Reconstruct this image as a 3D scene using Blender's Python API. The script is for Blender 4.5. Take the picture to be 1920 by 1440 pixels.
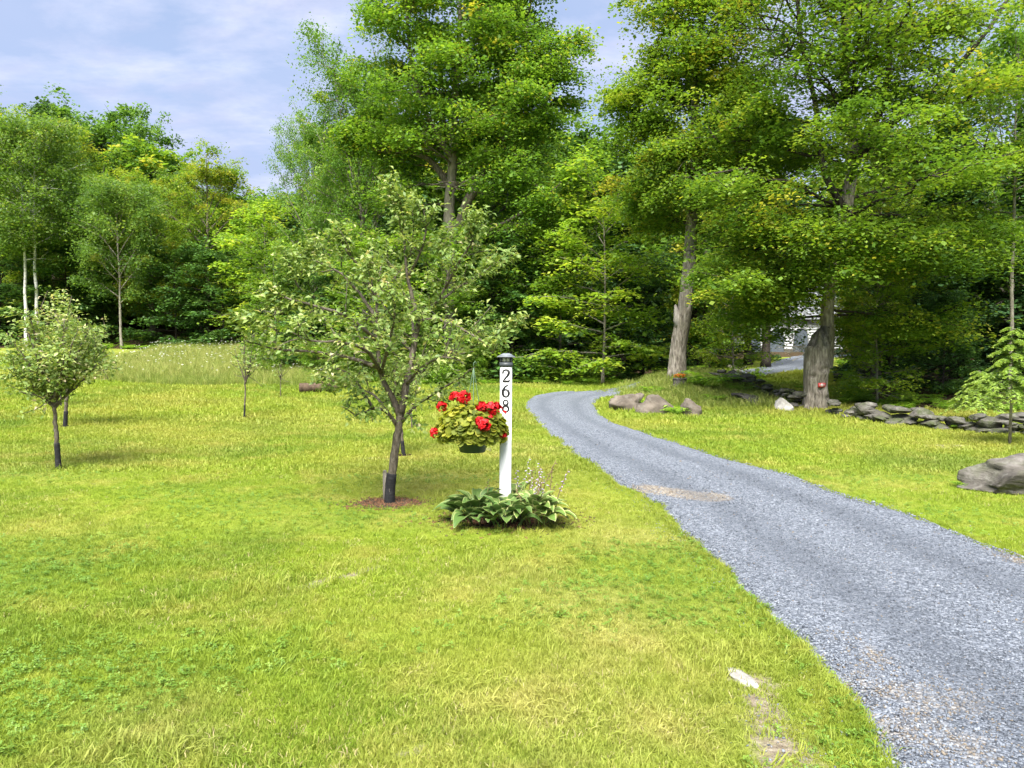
import bpy, math, random
import numpy as np
from mathutils import Vector, noise

for _o in list(bpy.data.objects):
    bpy.data.objects.remove(_o, do_unlink=True)
SC = bpy.context.scene
COL = SC.collection
PI = math.pi

# ------------------------------------------------------------------ camera, sky, sun, exposure
EYE = 1.65
FPX = 1423.0
PITCH = math.atan(65 / FPX)
cd = bpy.data.cameras.new('camera')
cam = bpy.data.objects.new('camera', cd)
COL.objects.link(cam)
cam.location = (0, 0, EYE)
cam.rotation_euler = (PI / 2 - PITCH, 0, 0)
cd.sensor_width = 36.0
cd.lens = 36.0 * FPX / 1920.0
cd.clip_start = 0.05
cd.clip_end = 3000
SC.camera = cam

SUN_EL, SUN_AZ = math.radians(56), math.radians(192)      # azimuth clockwise from +Y
world = bpy.data.worlds.new('World')
SC.world = world
world.use_nodes = True
wt = world.node_tree
wt.nodes.clear()
w_out = wt.nodes.new('ShaderNodeOutputWorld')
w_bg = wt.nodes.new('ShaderNodeBackground')
w_bg.inputs['Strength'].default_value = 0.076
w_sky = wt.nodes.new('ShaderNodeTexSky')
w_sky.sky_type = 'NISHITA'
w_sky.sun_disc = False
w_sky.sun_elevation = SUN_EL
w_sky.sun_rotation = SUN_AZ
w_sky.air_density = 1.0
w_sky.dust_density = 1.2
w_tc = wt.nodes.new('ShaderNodeTexCoord')
w_sep = wt.nodes.new('ShaderNodeSeparateXYZ')
wt.links.new(w_tc.outputs['Generated'], w_sep.inputs[0])


def wmath(op, a, b):
    n = wt.nodes.new('ShaderNodeMath')
    n.operation = op
    for i, v in enumerate((a, b)):
        if hasattr(v, 'is_linked'):
            wt.links.new(v, n.inputs[i])
        else:
            n.inputs[i].default_value = v
    return n.outputs[0]


w_den = wmath('ADD', wmath('MAXIMUM', w_sep.outputs['Z'], 0.0), 0.16)
w_comb = wt.nodes.new('ShaderNodeCombineXYZ')
wt.links.new(wmath('DIVIDE', w_sep.outputs['X'], w_den), w_comb.inputs[0])
wt.links.new(wmath('DIVIDE', w_sep.outputs['Y'], w_den), w_comb.inputs[1])


def wnoise(scale, detail, rough, dist, stretch):
    m = wt.nodes.new('ShaderNodeMapping')
    m.inputs['Scale'].default_value = stretch
    m.inputs['Location'].default_value = (3.1, 1.4, 0.0)
    wt.links.new(w_comb.outputs[0], m.inputs[0])
    n = wt.nodes.new('ShaderNodeTexNoise')
    n.inputs['Scale'].default_value = scale
    n.inputs['Detail'].default_value = detail
    n.inputs['Roughness'].default_value = rough
    n.inputs['Distortion'].default_value = dist
    wt.links.new(m.outputs[0], n.inputs['Vector'])
    return n.outputs['Fac']


def wramp(fac, stops):
    r = wt.nodes.new('ShaderNodeValToRGB')
    el = r.color_ramp.elements
    while len(el) < len(stops):
        el.new(0.5)
    for e, (p, c) in zip(el, stops):
        e.position = p
        e.color = c
    wt.links.new(fac, r.inputs[0])
    return r.outputs[0]


def wmix(fac, a, b):
    n = wt.nodes.new('ShaderNodeMix')
    n.data_type = 'RGBA'
    for sock, v in ((n.inputs[0], fac), (n.inputs[6], a), (n.inputs[7], b)):
        if hasattr(v, 'is_linked'):
            wt.links.new(v, sock)
        else:
            sock.default_value = v
    return n.outputs[2]


G = lambda v: (v, v, v, 1)
veil = wramp(wnoise(0.8, 4, 0.55, 0.3, (1.0, 1.0, 1)), [(0.34, G(0.45)), (0.60, G(1.0))])
puff = wramp(wnoise(2.1, 9, 0.60, 0.15, (0.9, 1.25, 1)), [(0.44, G(0.0)), (0.70, G(1.0))])
shade = wramp(wnoise(6.0, 6, 0.6, 0.1, (0.8, 1.3, 1)), [(0.35, (3.35, 3.45, 4.6, 1)), (0.7, (4.6, 4.8, 5.8, 1))])
c1 = wmix(veil, w_sky.outputs[0], (2.45, 2.98, 4.35, 1))
c2 = wmix(puff, c1, shade)
wt.links.new(c2, w_bg.inputs['Color'])
wt.links.new(w_bg.outputs[0], w_out.inputs['Surface'])

sl = bpy.data.lights.new('sun', 'SUN')
sun = bpy.data.objects.new('sun', sl)
COL.objects.link(sun)
sl.energy = 4.6
sl.angle = math.radians(42.0)
sl.color = (1.0, 0.96, 0.88)
_sd = Vector((math.sin(SUN_AZ) * math.cos(SUN_EL), math.cos(SUN_AZ) * math.cos(SUN_EL), math.sin(SUN_EL)))
sun.rotation_euler = _sd.to_track_quat('Z', 'Y').to_euler()
sun.location = (20, -10, 30)

SC.view_settings.view_transform = 'Standard'
SC.view_settings.look = 'None'
SC.view_settings.gamma = 1.0
SC.view_settings.use_curve_mapping = False
SC.view_settings.exposure = 1.54
SC.cycles.max_bounces = 6
SC.cycles.diffuse_bounces = 3
SC.cycles.glossy_bounces = 2
SC.cycles.transmission_bounces = 4
SC.cycles.use_denoising = True
SC.cycles.use_adaptive_sampling = True
SC.cycles.adaptive_threshold = 0.03
SC.cycles.sample_clamp_indirect = 6.0

# ------------------------------------------------------------------ helpers: terrain
def smooth_table(pts):
    xs = np.linspace(pts[0][0], pts[-1][0], 1600)
    ys = np.interp(xs, [p[0] for p in pts], [p[1] for p in pts])
    k = 21
    pad = np.concatenate([np.full(k, ys[0]), ys, ys[-1] + (ys[-1] - ys[-2]) * np.arange(1, k + 1)])
    ker = np.ones(k) / k
    return xs, np.convolve(pad, ker, 'same')[k:-k]


_BX, _BY = smooth_table([(-60, 0), (13, 0), (20, .10), (25, .33), (32, .50), (45, .88), (60, 1.15), (70, 1.6), (95, 6), (140, 13), (400, 45)])
_LX, _LY = smooth_table([(0, 0), (20, 0), (26, .10), (30, .35), (40, 1.15), (60, 2.4), (400, 9)])


def sstep(a, b, x):
    t = np.clip((x - a) / (b - a), 0, 1)
    return t * t * (3 - 2 * t)


def hgt(x, y):
    x = np.asarray(x, float)
    y = np.asarray(y, float)
    z = np.interp(y, _BX, _BY) + np.interp(y, _LX, _LY) * sstep(-3, -12, x)
    sy = np.where(y < 23.6, 2.7, 2.3)
    z = z + 0.62 * np.exp(-(((x - 5.8) / 2.0) ** 2 + ((y - 23.6) / sy) ** 2))
    z = z + 0.25 * sstep(6, 18, x) * sstep(6, 16, y) * sstep(60, 25, y)
    z = z + 0.018 * np.sin(x * .9 + .4) * np.sin(y * .7 + 1.1) * sstep(3, 8, np.hypot(x, y))
    return z


def H1(x, y):
    return float(hgt(x, y))


def ray(u, v):
    cx, cy = (u - 960) / FPX, -(v - 720) / FPX
    sp, cp = math.sin(PITCH), math.cos(PITCH)
    return np.array([cx, cp + cy * sp, -sp + cy * cp])


def gp(u, v):
    """where the line of sight of photograph pixel (u, v) meets the terrain: used to survey positions on the ground"""
    d = ray(u, v)
    t, step = 1.5, 0.05
    while t < 300:
        p = np.array([0, 0, EYE]) + d * t
        if p[2] < H1(p[0], p[1]):
            lo, hi = t - step, t
            for _ in range(25):
                m = (lo + hi) / 2
                p = np.array([0, 0, EYE]) + d * m
                if p[2] < H1(p[0], p[1]):
                    hi = m
                else:
                    lo = m
            return np.array([p[0], p[1], H1(p[0], p[1])])
        t += step
        step = max(0.05, t * 0.01)
    return p


def at(u, v, Y):
    d = ray(u, v)
    return np.array([0, 0, EYE]) + d * (Y / d[1])


def xat(u, Y):
    return (u - 960) / FPX * Y


def in_poly(x, y, poly):
    c = np.zeros(x.shape, bool)
    px, py = poly[:, 0], poly[:, 1]
    j = len(poly) - 1
    for i in range(len(poly)):
        dy = py[j] - py[i]
        if dy != 0:
            cond = ((py[i] > y) != (py[j] > y)) & (x < (px[j] - px[i]) * (y - py[i]) / dy + px[i])
            c ^= cond
        j = i
    return c


def catmull(pts, n):
    P = np.asarray(pts, float)
    P = np.vstack([2 * P[0] - P[1], P, 2 * P[-1] - P[-2]])
    m = len(P) - 3
    out = []
    for s in np.linspace(0, m - 1e-6, n):
        i = int(s)
        t = s - i
        a, b, c, d = P[i], P[i + 1], P[i + 2], P[i + 3]
        out.append(.5 * ((2 * b) + (-a + c) * t + (2 * a - 5 * b + 4 * c - d) * t * t + (-a + 3 * b - 3 * c + d) * t ** 3))
    return np.array(out)


def resample(P, n):
    d = np.concatenate([[0], np.cumsum(np.linalg.norm(np.diff(P, axis=0), axis=1))])
    s = np.linspace(0, d[-1], n)
    return np.stack([np.interp(s, d, P[:, k]) for k in range(P.shape[1])], 1)


# ------------------------------------------------------------------ helpers: meshes
class Buf:
    def __init__(self):
        self.V, self.Q, self.T, self.n = [], [], [], 0
        self.qa, self.ta, self.qm, self.tm = [], [], [], []

    def add(self, V, Q=None, T=None, a=0.5, m=0):
        V = np.asarray(V, float).reshape(-1, 3)
        if Q is not None and len(Q):
            Q = np.asarray(Q, int).reshape(-1, 4)
            self.Q.append(Q + self.n)
            self.qa.append(np.broadcast_to(np.asarray(a, float), (len(Q),)))
            self.qm.append(np.full(len(Q), m))
        if T is not None and len(T):
            T = np.asarray(T, int).reshape(-1, 3)
            self.T.append(T + self.n)
            self.ta.append(np.broadcast_to(np.asarray(a, float), (len(T),)))
            self.tm.append(np.full(len(T), m))
        self.V.append(V)
        self.n += len(V)
        return self

    def mesh(self, name, mats, smooth=True, vattr=None):
        V = np.concatenate(self.V) if self.V else np.zeros((0, 3))
        Q = np.concatenate(self.Q) if self.Q else np.zeros((0, 4), int)
        T = np.concatenate(self.T) if self.T else np.zeros((0, 3), int)
        me = bpy.data.meshes.new(name)
        me.vertices.add(len(V))
        me.vertices.foreach_set('co', V.astype(np.float32).ravel())
        nl = Q.size + T.size
        me.loops.add(nl)
        me.loops.foreach_set('vertex_index', np.concatenate([Q.ravel(), T.ravel()]).astype(np.int32))
        me.polygons.add(len(Q) + len(T))
        st = np.concatenate([np.arange(len(Q)) * 4, Q.size + np.arange(len(T)) * 3]).astype(np.int32)
        me.polygons.foreach_set('loop_start', st)
        mi = np.concatenate(self.qm + self.tm) if (self.qm or self.tm) else np.zeros(0)
        me.polygons.foreach_set('material_index', mi.astype(np.int32))
        me.update(calc_edges=True)
        at_ = me.attributes.new('tint', 'FLOAT', 'FACE')
        tv = np.concatenate(self.qa + self.ta) if (self.qa or self.ta) else np.zeros(0)
        at_.data.foreach_set('value', tv.astype(np.float32))
        if vattr:
            for k, arr in vattr.items():
                a2 = me.attributes.new(k, 'FLOAT', 'POINT')
                a2.data.foreach_set('value', np.asarray(arr, np.float32))
        if smooth:
            me.polygons.foreach_set('use_smooth', np.ones(len(me.polygons), bool))
        for m in (mats if isinstance(mats, (list, tuple)) else [mats]):
            me.materials.append(m)
        return me


def link(name, me, parent=None, loc=(0, 0, 0), rot=(0, 0, 0), scale=(1, 1, 1), **props):
    o = bpy.data.objects.new(name, me)
    COL.objects.link(o)
    o.parent = parent
    o.location = loc
    o.rotation_euler = rot
    o.scale = scale if hasattr(scale, '__len__') else (scale,) * 3
    for k, v in props.items():
        if v is not None:
            o[k] = v
    return o


def thing(name, label, cat, loc=(0, 0, 0), rot=(0, 0, 0), scale=1.0, group=None):
    return link(name, None, None, loc, rot, scale, label=label, category=cat, group=group)


def norm(a):
    return a / np.maximum(np.linalg.norm(a, axis=-1, keepdims=True), 1e-9)


def tube(buf, P, R, sides=6, m=0, a=0.5, cap=True, rough=0.0, rng=None):
    P = np.asarray(P, float)
    R = np.broadcast_to(np.asarray(R, float), (len(P),))
    t = norm(np.gradient(P, axis=0))
    ref = np.where(np.abs(t[:, 2:3]) > .9, np.array([[1., 0, 0]]), np.array([[0, 0, 1.]]))
    # keep the reference frame continuous
    ref = np.broadcast_to(ref[len(ref) // 2], t.shape)
    b = norm(np.cross(t, ref))
    n = np.cross(b, t)
    ang = np.arange(sides) * 2 * PI / sides
    rr = R[:, None] * np.ones((1, sides))
    if rough and rng is not None:
        rr = rr * (1 + rng.normal(0, rough, rr.shape))
    V = P[:, None, :] + rr[..., None] * (np.cos(ang)[None, :, None] * b[:, None, :] + np.sin(ang)[None, :, None] * n[:, None, :])
    k = len(P)
    i, j = np.meshgrid(np.arange(k - 1), np.arange(sides), indexing='ij')
    j2 = (j + 1) % sides
    Q = np.stack([i * sides + j, i * sides + j2, (i + 1) * sides + j2, (i + 1) * sides + j], -1).reshape(-1, 4)
    V = V.reshape(-1, 3)
    T = None
    if cap:
        V = np.vstack([V, P[-1:] + t[-1:] * R[-1] * .5, P[:1]])
        c1_, c0_ = len(V) - 2, len(V) - 1
        jj = np.arange(sides)
        T = np.concatenate([np.stack([(k - 1) * sides + jj, (k - 1) * sides + (jj + 1) % sides, np.full(sides, c1_)], 1),
                            np.stack([(jj + 1) % sides, jj, np.full(sides, c0_)], 1)])
    buf.add(V, Q, T, a=a, m=m)


def box(buf, x0, x1, y0, y1, z0, z1, m=0, a=0.5):
    V = [(x, y, z) for z in (z0, z1) for x, y in ((x0, y0), (x1, y0), (x1, y1), (x0, y1))]
    buf.add(V, [(3, 2, 1, 0), (4, 5, 6, 7), (0, 1, 5, 4), (1, 2, 6, 5), (2, 3, 7, 6), (3, 0, 4, 7)], m=m, a=a)


def frustum(buf, hx0, hy0, z0, hx1, hy1, z1, m=0):
    V = [(sx * hx, sy * hy, z) for hx, hy, z in ((hx0, hy0, z0), (hx1, hy1, z1)) for sx, sy in ((-1, -1), (1, -1), (1, 1), (-1, 1))]
    buf.add(V, [(3, 2, 1, 0), (4, 5, 6, 7), (0, 1, 5, 4), (1, 2, 6, 5), (2, 3, 7, 6), (3, 0, 4, 7)], m=m)


def lathe(buf, prof, sides=20, m=0, a=0.5, center=(0, 0, 0)):
    ang = np.arange(sides) * 2 * PI / sides
    V = np.array([[(r * math.cos(t), r * math.sin(t), z) for t in ang] for r, z in prof]).reshape(-1, 3) + np.array(center)
    k = len(prof)
    Q = [(i * sides + j, i * sides + (j + 1) % sides, (i + 1) * sides + (j + 1) % sides, (i + 1) * sides + j) for i in range(k - 1) for j in range(sides)]
    buf.add(V, Q, m=m, a=a)


def leaves4(buf, C, N, A, L, Wd, a, m=0, droop=.12):
    """flat kite leaves, one quad each"""
    A = norm(A - N * (A * N).sum(1, keepdims=True))
    B = np.cross(N, A)
    L = np.broadcast_to(np.asarray(L, float), (len(C),))[:, None]
    W = np.broadcast_to(np.asarray(Wd, float), (len(C),))[:, None]
    V = np.stack([C - A * L * .5, C - B * W * .5 + A * L * .05, C + A * L * .5 - N * L * droop, C + B * W * .5 + A * L * .05], 1)
    Q = np.arange(len(C) * 4).reshape(-1, 4)
    buf.add(V, Q, a=a, m=m)


def leaves5(buf, C, N, A, L, Wd, a, m=0, fold=.22, droop=.15):
    """leaves folded along the midrib, two quads each"""
    A = norm(A - N * (A * N).sum(1, keepdims=True))
    B = np.cross(N, A)
    L = np.broadcast_to(np.asarray(L, float), (len(C),))[:, None]
    W = np.broadcast_to(np.asarray(Wd, float), (len(C),))[:, None]
    V = np.stack([C - A * L * .5, C - B * W * .5 + N * W * fold, C + A * L * .5 - N * L * droop, C + B * W * .5 + N * W * fold, C], 1)
    i = np.arange(len(C))[:, None] * 5
    Q = np.concatenate([i + np.array([[0, 1, 2, 4]]), i + np.array([[0, 4, 2, 3]])], 1).reshape(-1, 4)
    buf.add(V, Q, a=np.repeat(np.broadcast_to(a, (len(C),)), 2), m=m)


# ------------------------------------------------------------------ helpers: materials
class NT:
    def __init__(self, name):
        self.mat = bpy.data.materials.new(name)
        self.mat.use_nodes = True
        self.t = self.mat.node_tree
        self.t.nodes.clear()
        self.out = self.n('ShaderNodeOutputMaterial')

    def n(self, kind, **kw):
        nd = self.t.nodes.new(kind)
        for k, v in kw.items():
            setattr(nd, k, v)
        return nd

    def put(self, sock, v):
        if hasattr(v, 'is_linked'):
            self.t.links.new(v, sock)
        else:
            sock.default_value = v

    def noise(self, vec, scale, detail=3, rough=.55, dist=0.0):
        nd = self.n('ShaderNodeTexNoise')
        if vec is not None:
            self.put(nd.inputs['Vector'], vec)
        nd.inputs['Scale'].default_value = scale
        nd.inputs['Detail'].default_value = detail
        nd.inputs['Roughness'].default_value = rough
        nd.inputs['Distortion'].default_value = dist
        return nd.outputs['Fac']

    def ramp(self, fac, stops):
        r = self.n('ShaderNodeValToRGB')
        el = r.color_ramp.elements
        while len(el) < len(stops):
            el.new(.5)
        for e, (p, c) in zip(el, stops):
            e.position = p
            e.color = tuple(c) + (1,) if len(c) == 3 else c
        self.put(r.inputs[0], fac)
        return r.outputs[0]

    def fr(self, fac, lo, hi, a=0.0, b=1.0):
        r = self.n('ShaderNodeMapRange')
        self.put(r.inputs[0], fac)
        for i, v in zip((1, 2, 3, 4), (lo, hi, a, b)):
            r.inputs[i].default_value = v
        return r.outputs[0]

    def mix(self, fac, a, b, blend='MIX'):
        nd = self.n('ShaderNodeMix', data_type='RGBA', blend_type=blend)
        self.put(nd.inputs[0], fac)
        self.put(nd.inputs[6], a if hasattr(a, 'is_linked') or len(a) == 4 else tuple(a) + (1,))
        self.put(nd.inputs[7], b if hasattr(b, 'is_linked') or len(b) == 4 else tuple(b) + (1,))
        return nd.outputs[2]

    def math(self, op, a, b=0.0):
        nd = self.n('ShaderNodeMath', operation=op)
        self.put(nd.inputs[0], a)
        self.put(nd.inputs[1], b)
        return nd.outputs[0]

    def attr(self, name, kind='GEOMETRY'):
        return self.n('ShaderNodeAttribute', attribute_name=name, attribute_type=kind).outputs['Fac']

    def pos(self):
        return self.n('ShaderNodeNewGeometry').outputs['Position']

    def obj(self):
        return self.n('ShaderNodeTexCoord').outputs['Object']

    def mapping(self, vec, scale):
        m = self.n('ShaderNodeMapping')
        self.put(m.inputs[0], vec)
        m.inputs['Scale'].default_value = scale
        return m.outputs[0]

    def bump(self, h, strength, dist=.02):
        b = self.n('ShaderNodeBump')
        b.inputs['Strength'].default_value = strength
        b.inputs['Distance'].default_value = dist
        self.put(b.inputs['Height'], h)
        return b.outputs[0]

    def principled(self, col, rough=.8, spec=.3, normal=None, metal=0.0):
        p = self.n('ShaderNodeBsdfPrincipled')
        self.put(p.inputs['Base Color'], col if hasattr(col, 'is_linked') or len(col) == 4 else tuple(col) + (1,))
        self.put(p.inputs['Roughness'], rough)
        p.inputs['Specular IOR Level'].default_value = spec
        p.inputs['Metallic'].default_value = metal
        if normal is not None:
            self.put(p.inputs['Normal'], normal)
        return p.outputs[0]

    def done(self, sh):
        self.t.links.new(sh, self.out.inputs['Surface'])
        return self.mat

    def leafy(self, col, trans=.35, tcol=None, rough=.5, spec=.35):
        p = self.principled(col, rough, spec)
        tr = self.n('ShaderNodeBsdfTranslucent')
        self.put(tr.inputs[0], tcol if tcol is not None else col)
        mx = self.n('ShaderNodeMixShader')
        mx.inputs[0].default_value = trans
        self.t.links.new(p, mx.inputs[1])
        self.t.links.new(tr.outputs[0], mx.inputs[2])
        return self.done(mx.outputs[0])


def leaf_mat(name, stops, trans=.48, rough=.5, spec=.3, warm=1.2, bright=2.0):
    k = NT(name)
    t = k.attr('tint')
    orn = k.n('ShaderNodeObjectInfo').outputs['Random']
    t2 = k.math('ADD', t, k.math('MULTIPLY', k.math('SUBTRACT', orn, .5), .12))
    c = k.ramp(t2, [(p_, (min(.8, c_[0] * bright * 1.12), min(.8, c_[1] * bright), c_[2] * bright)) for p_, c_ in stops])
    tc = k.mix(1.0, c, (warm * 1.15, warm * 1.1, warm * .55, 1), 'MULTIPLY')
    return k.leafy(c, trans, tc, rough, spec)


M = {}
M['maple'] = leaf_mat('maple_leaf', [(0, (.022, .055, .010)), (.35, (.045, .105, .014)), (.7, (.085, .165, .018)), (.9, (.14, .20, .022)), (1, (.20, .21, .03))])
M['gold'] = leaf_mat('golden_maple_leaf', [(0, (.024, .058, .010)), (.35, (.048, .105, .013)), (.7, (.088, .155, .017)), (.9, (.125, .175, .020)), (1, (.17, .185, .025))])
M['ash'] = leaf_mat('ash_leaf', [(0, (.025, .060, .014)), (.4, (.050, .115, .020)), (.8, (.090, .170, .026)), (1, (.15, .21, .03))])
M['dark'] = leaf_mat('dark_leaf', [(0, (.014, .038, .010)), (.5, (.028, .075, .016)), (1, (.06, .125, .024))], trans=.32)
M['birch'] = leaf_mat('birch_leaf', [(0, (.028, .066, .014)), (.4, (.056, .115, .020)), (.8, (.095, .160, .030)), (1, (.14, .165, .035))])
M['apple'] = leaf_mat('apple_leaf', [(0, (.055, .115, .026)), (.4, (.118, .20, .048)), (.75, (.205, .285, .085)), (.93, (.31, .37, .15)), (1, (.42, .40, .28))], rough=.45, spec=.35, trans=.36, bright=1.38)
M['young'] = leaf_mat('young_leaf', [(0, (.035, .085, .012)), (.4, (.075, .150, .018)), (.8, (.125, .215, .026)), (1, (.20, .26, .03))])
M['needle'] = leaf_mat('hemlock_needle', [(0, (.010, .030, .010)), (.5, (.022, .058, .018)), (1, (.05, .10, .026))], trans=.15)
M['hemlock_bright'] = leaf_mat('young_hemlock_needle', [(0, (.06, .12, .03)), (.5, (.12, .20, .048)), (1, (.20, .28, .075))], trans=.35)
M['fern'] = leaf_mat('fern_frond', [(0, (.05, .11, .014)), (.5, (.10, .20, .022)), (1, (.18, .29, .035))])
M['geranium'] = leaf_mat('geranium_leaf', [(0, (.055, .085, .010)), (.5, (.15, .20, .022)), (1, (.32, .34, .055))], rough=.6, bright=1.35)


def bark(name, c0, c1_, c2_, vs=(9, 9, 1.6), bump=.7, moss=0.0):
    k = NT(name)
    v = k.mapping(k.obj(), vs)
    n1 = k.noise(v, 2.2, 6, .65, .4)
    n2 = k.noise(k.obj(), 2.3, 4)
    c = k.ramp(n1, [(.30, c0), (.52, c1_), (.72, c2_)])
    c = k.mix(k.fr(n2, .45, .7, 0, .5), c, tuple(x * .6 for x in c1_))
    if moss:
        c = k.mix(k.fr(k.noise(k.obj(), 3.1, 4), .5, .68, 0, moss), c, (.07, .10, .035))
    return k.done(k.principled(c, .9, .15, k.bump(n1, bump, .03)))


M['bark'] = bark('grey_bark', (.045, .036, .028), (.15, .128, .10), (.30, .27, .22))
M['bark_dark'] = bark('dark_bark', (.02, .016, .013), (.055, .046, .038), (.11, .095, .08))
M['bark_old'] = bark('old_maple_bark', (.05, .042, .034), (.26, .228, .185), (.50, .46, .40), (8, 8, 1.8), 1.0, .2)
M['bark_apple'] = bark('apple_bark', (.04, .032, .025), (.13, .108, .085), (.25, .22, .18), (14, 14, 5), .5)
M['bark_birch'] = bark('birch_bark', (.16, .15, .14), (.70, .68, .64), (.84, .82, .78), (2.0, 2.0, 9), .2)
M['bark_ash'] = bark('pale_bark', (.12, .105, .085), (.26, .235, .19), (.38, .35, .29))
M['wood_red'] = bark('torn_heartwood', (.10, .045, .025), (.22, .11, .06), (.34, .2, .12), (10, 10, 1.2))
M['guard'] = bark('dark_tree_guard', (.014, .014, .015), (.026, .026, .028), (.05, .05, .052), (6, 6, 20), .3)


def plain(name, col, rough=.6, spec=.4, metal=0.0, var=.12, scale=14.0, bump=0.0):
    k = NT(name)
    n = k.noise(k.obj(), scale, 4)
    c = k.mix(k.fr(n, .3, .7), tuple(x * (1 - var) for x in col), tuple(min(1, x * (1 + var)) for x in col))
    return k.done(k.principled(c, rough, spec, k.bump(n, bump, .01) if bump else None, metal))


k = NT('white_post_vinyl')
_o = k.obj()
_sep = k.n('ShaderNodeSeparateXYZ')
k.put(_sep.inputs[0], _o)
_n = k.noise(k.mapping(_o, (30, 30, 5)), 1.0, 5, .6)
c = k.mix(k.fr(_n, .35, .7, 0, .22), (.70, .71, .72), (.50, .50, .47))
_low = k.math('ADD', k.fr(_sep.outputs['Z'], .12, .62, .75, 0), k.math('MULTIPLY', k.math('SUBTRACT', k.noise(_o, 26, 5, .7), .5), .8))
c = k.mix(k.fr(_low, .25, .75, 0, .55), c, (.36, .35, .27))
M['white_vinyl'] = k.done(k.principled(c, .45, .4, k.bump(_n, .08, .01)))
M['cap_grey'] = plain('dark_grey_cap', (.055, .065, .072), .45, .5)
M['cap_roof'] = plain('grey_cap_roof', (.16, .18, .20), .5, .5)
M['frost'] = plain('frosted_lantern_pane', (.42, .43, .36), .3, .5)
M['black'] = plain('black_numeral', (.012, .012, .013), .4, .5)
M['pot_green'] = plain('dark_green_plastic', (.018, .042, .022), .42, .5)
M['wire'] = plain('green_wire', (.10, .17, .10), .5, .4)
M['petal'] = plain('scarlet_petal', (.46, .004, .008), .55, .3, var=.35, scale=60)
M['petal_orange'] = plain('orange_petal', (.75, .20, .03), .55, .3, var=.35, scale=40)
M['petal_white'] = plain('white_petal', (.72, .72, .66), .6, .3)
M['petal_lilac'] = plain('lilac_bud', (.42, .33, .50), .6, .3, var=.2)
M['stalk'] = plain('green_stalk', (.20, .27, .06), .6, .3)
M['stalk_brown'] = plain('brownish_stalk', (.16, .12, .06), .7, .2)
M['red_sign'] = plain('red_sign', (.55, .03, .03), .5, .4)
M['white_sign'] = plain('white_sign', (.78, .76, .72), .5, .4)
M['siding'] = plain('white_siding', (.62, .64, .64), .6, .3, var=.03)
M['roof_grey'] = plain('grey_shingle', (.22, .23, .25), .8, .2, var=.2, scale=30)
M['door_grey'] = plain('dark_glass', (.10, .12, .14), .12, .5)  # plain dark grey glass of the arched doors
M['barrel'] = bark('barrel_stave', (.07, .065, .06), (.19, .175, .155), (.28, .26, .23), (12, 12, 2), .4)
M['hoop'] = plain('rusty_hoop', (.045, .04, .038), .5, .5, .5)
M['dead'] = bark('dead_wood', (.15, .13, .11), (.34, .31, .27), (.50, .47, .42))
M['log'] = bark('fallen_log', (.035, .025, .018), (.10, .07, .048), (.17, .125, .09))


def rock_mat(name, cols, scale=3.0, lichen=.5, strata=0.0, moss=0.0):
    k = NT(name)
    o = k.obj()
    v = k.mapping(o, (1, 1, 1 + strata))
    n1 = k.noise(v, scale, 8, .62, .3)
    n2 = k.noise(o, scale * 3.1, 5, .6)
    c = k.ramp(n1, [(.3, cols[0]), (.5, cols[1]), (.7, cols[2])])
    c = k.mix(k.fr(n2, .55, .72, 0, lichen), c, (.42, .42, .37))
    rn = k.n('ShaderNodeObjectInfo').outputs['Random']
    c = k.mix(k.fr(rn, 0, 1, 0, .45), c, (.06, .055, .05))
    if moss:
        c = k.mix(k.fr(k.noise(k.pos(), 3.3, 5, .65), .46, .64, 0, moss), c, (.055, .075, .02))
    return k.done(k.principled(c, .9, .2, k.bump(k.math('ADD', n1, k.math('MULTIPLY', n2, .4)), .9, .05)))


M['rock'] = rock_mat('grey_field_stone', [(.035, .032, .029), (.105, .097, .086), (.21, .196, .175)], moss=.75, lichen=.4)
M['rock_dark'] = rock_mat('dark_field_stone', [(.03, .03, .026), (.09, .085, .072), (.15, .14, .12)], lichen=.3, moss=.7)
M['rock_tan'] = rock_mat('tan_ledge', [(.07, .055, .042), (.17, .14, .11), (.28, .24, .195)], 2.0, .25, 1.0)
M['rock_white'] = rock_mat('pale_stone', [(.22, .20, .18), (.36, .345, .32), (.5, .48, .46)], 5, .4)
M['boulder'] = rock_mat('weathered_boulder', [(.035, .032, .028), (.115, .104, .09), (.27, .25, .23)], 2.6, .45, 2.2, moss=.35)


# places where the turf is thin and dry: (x, y), inner and outer radius, amount
LAWN_DRY = [((.35, 3.5), .3, 1.1, .75), ((.75, 4.6), .2, .9, .7), ((.1, 5.3), .2, .9, .45), ((.9, 6.6), .2, .8, .6), ((-1.0, 9.9), .5, 2.2, .5), ((-.5, 12.5), .6, 2.4, .5),
            ((-6.5, 11.5), .8, 3.0, .5), ((-1.6, 3.3), .15, .6, .5), ((3.9, 9.6), .3, 1.5, .4), ((6.3, 10.5), .4, 2.0, .35), ((-3.4, 16.5), .8, 3.2, .3)]


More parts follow.
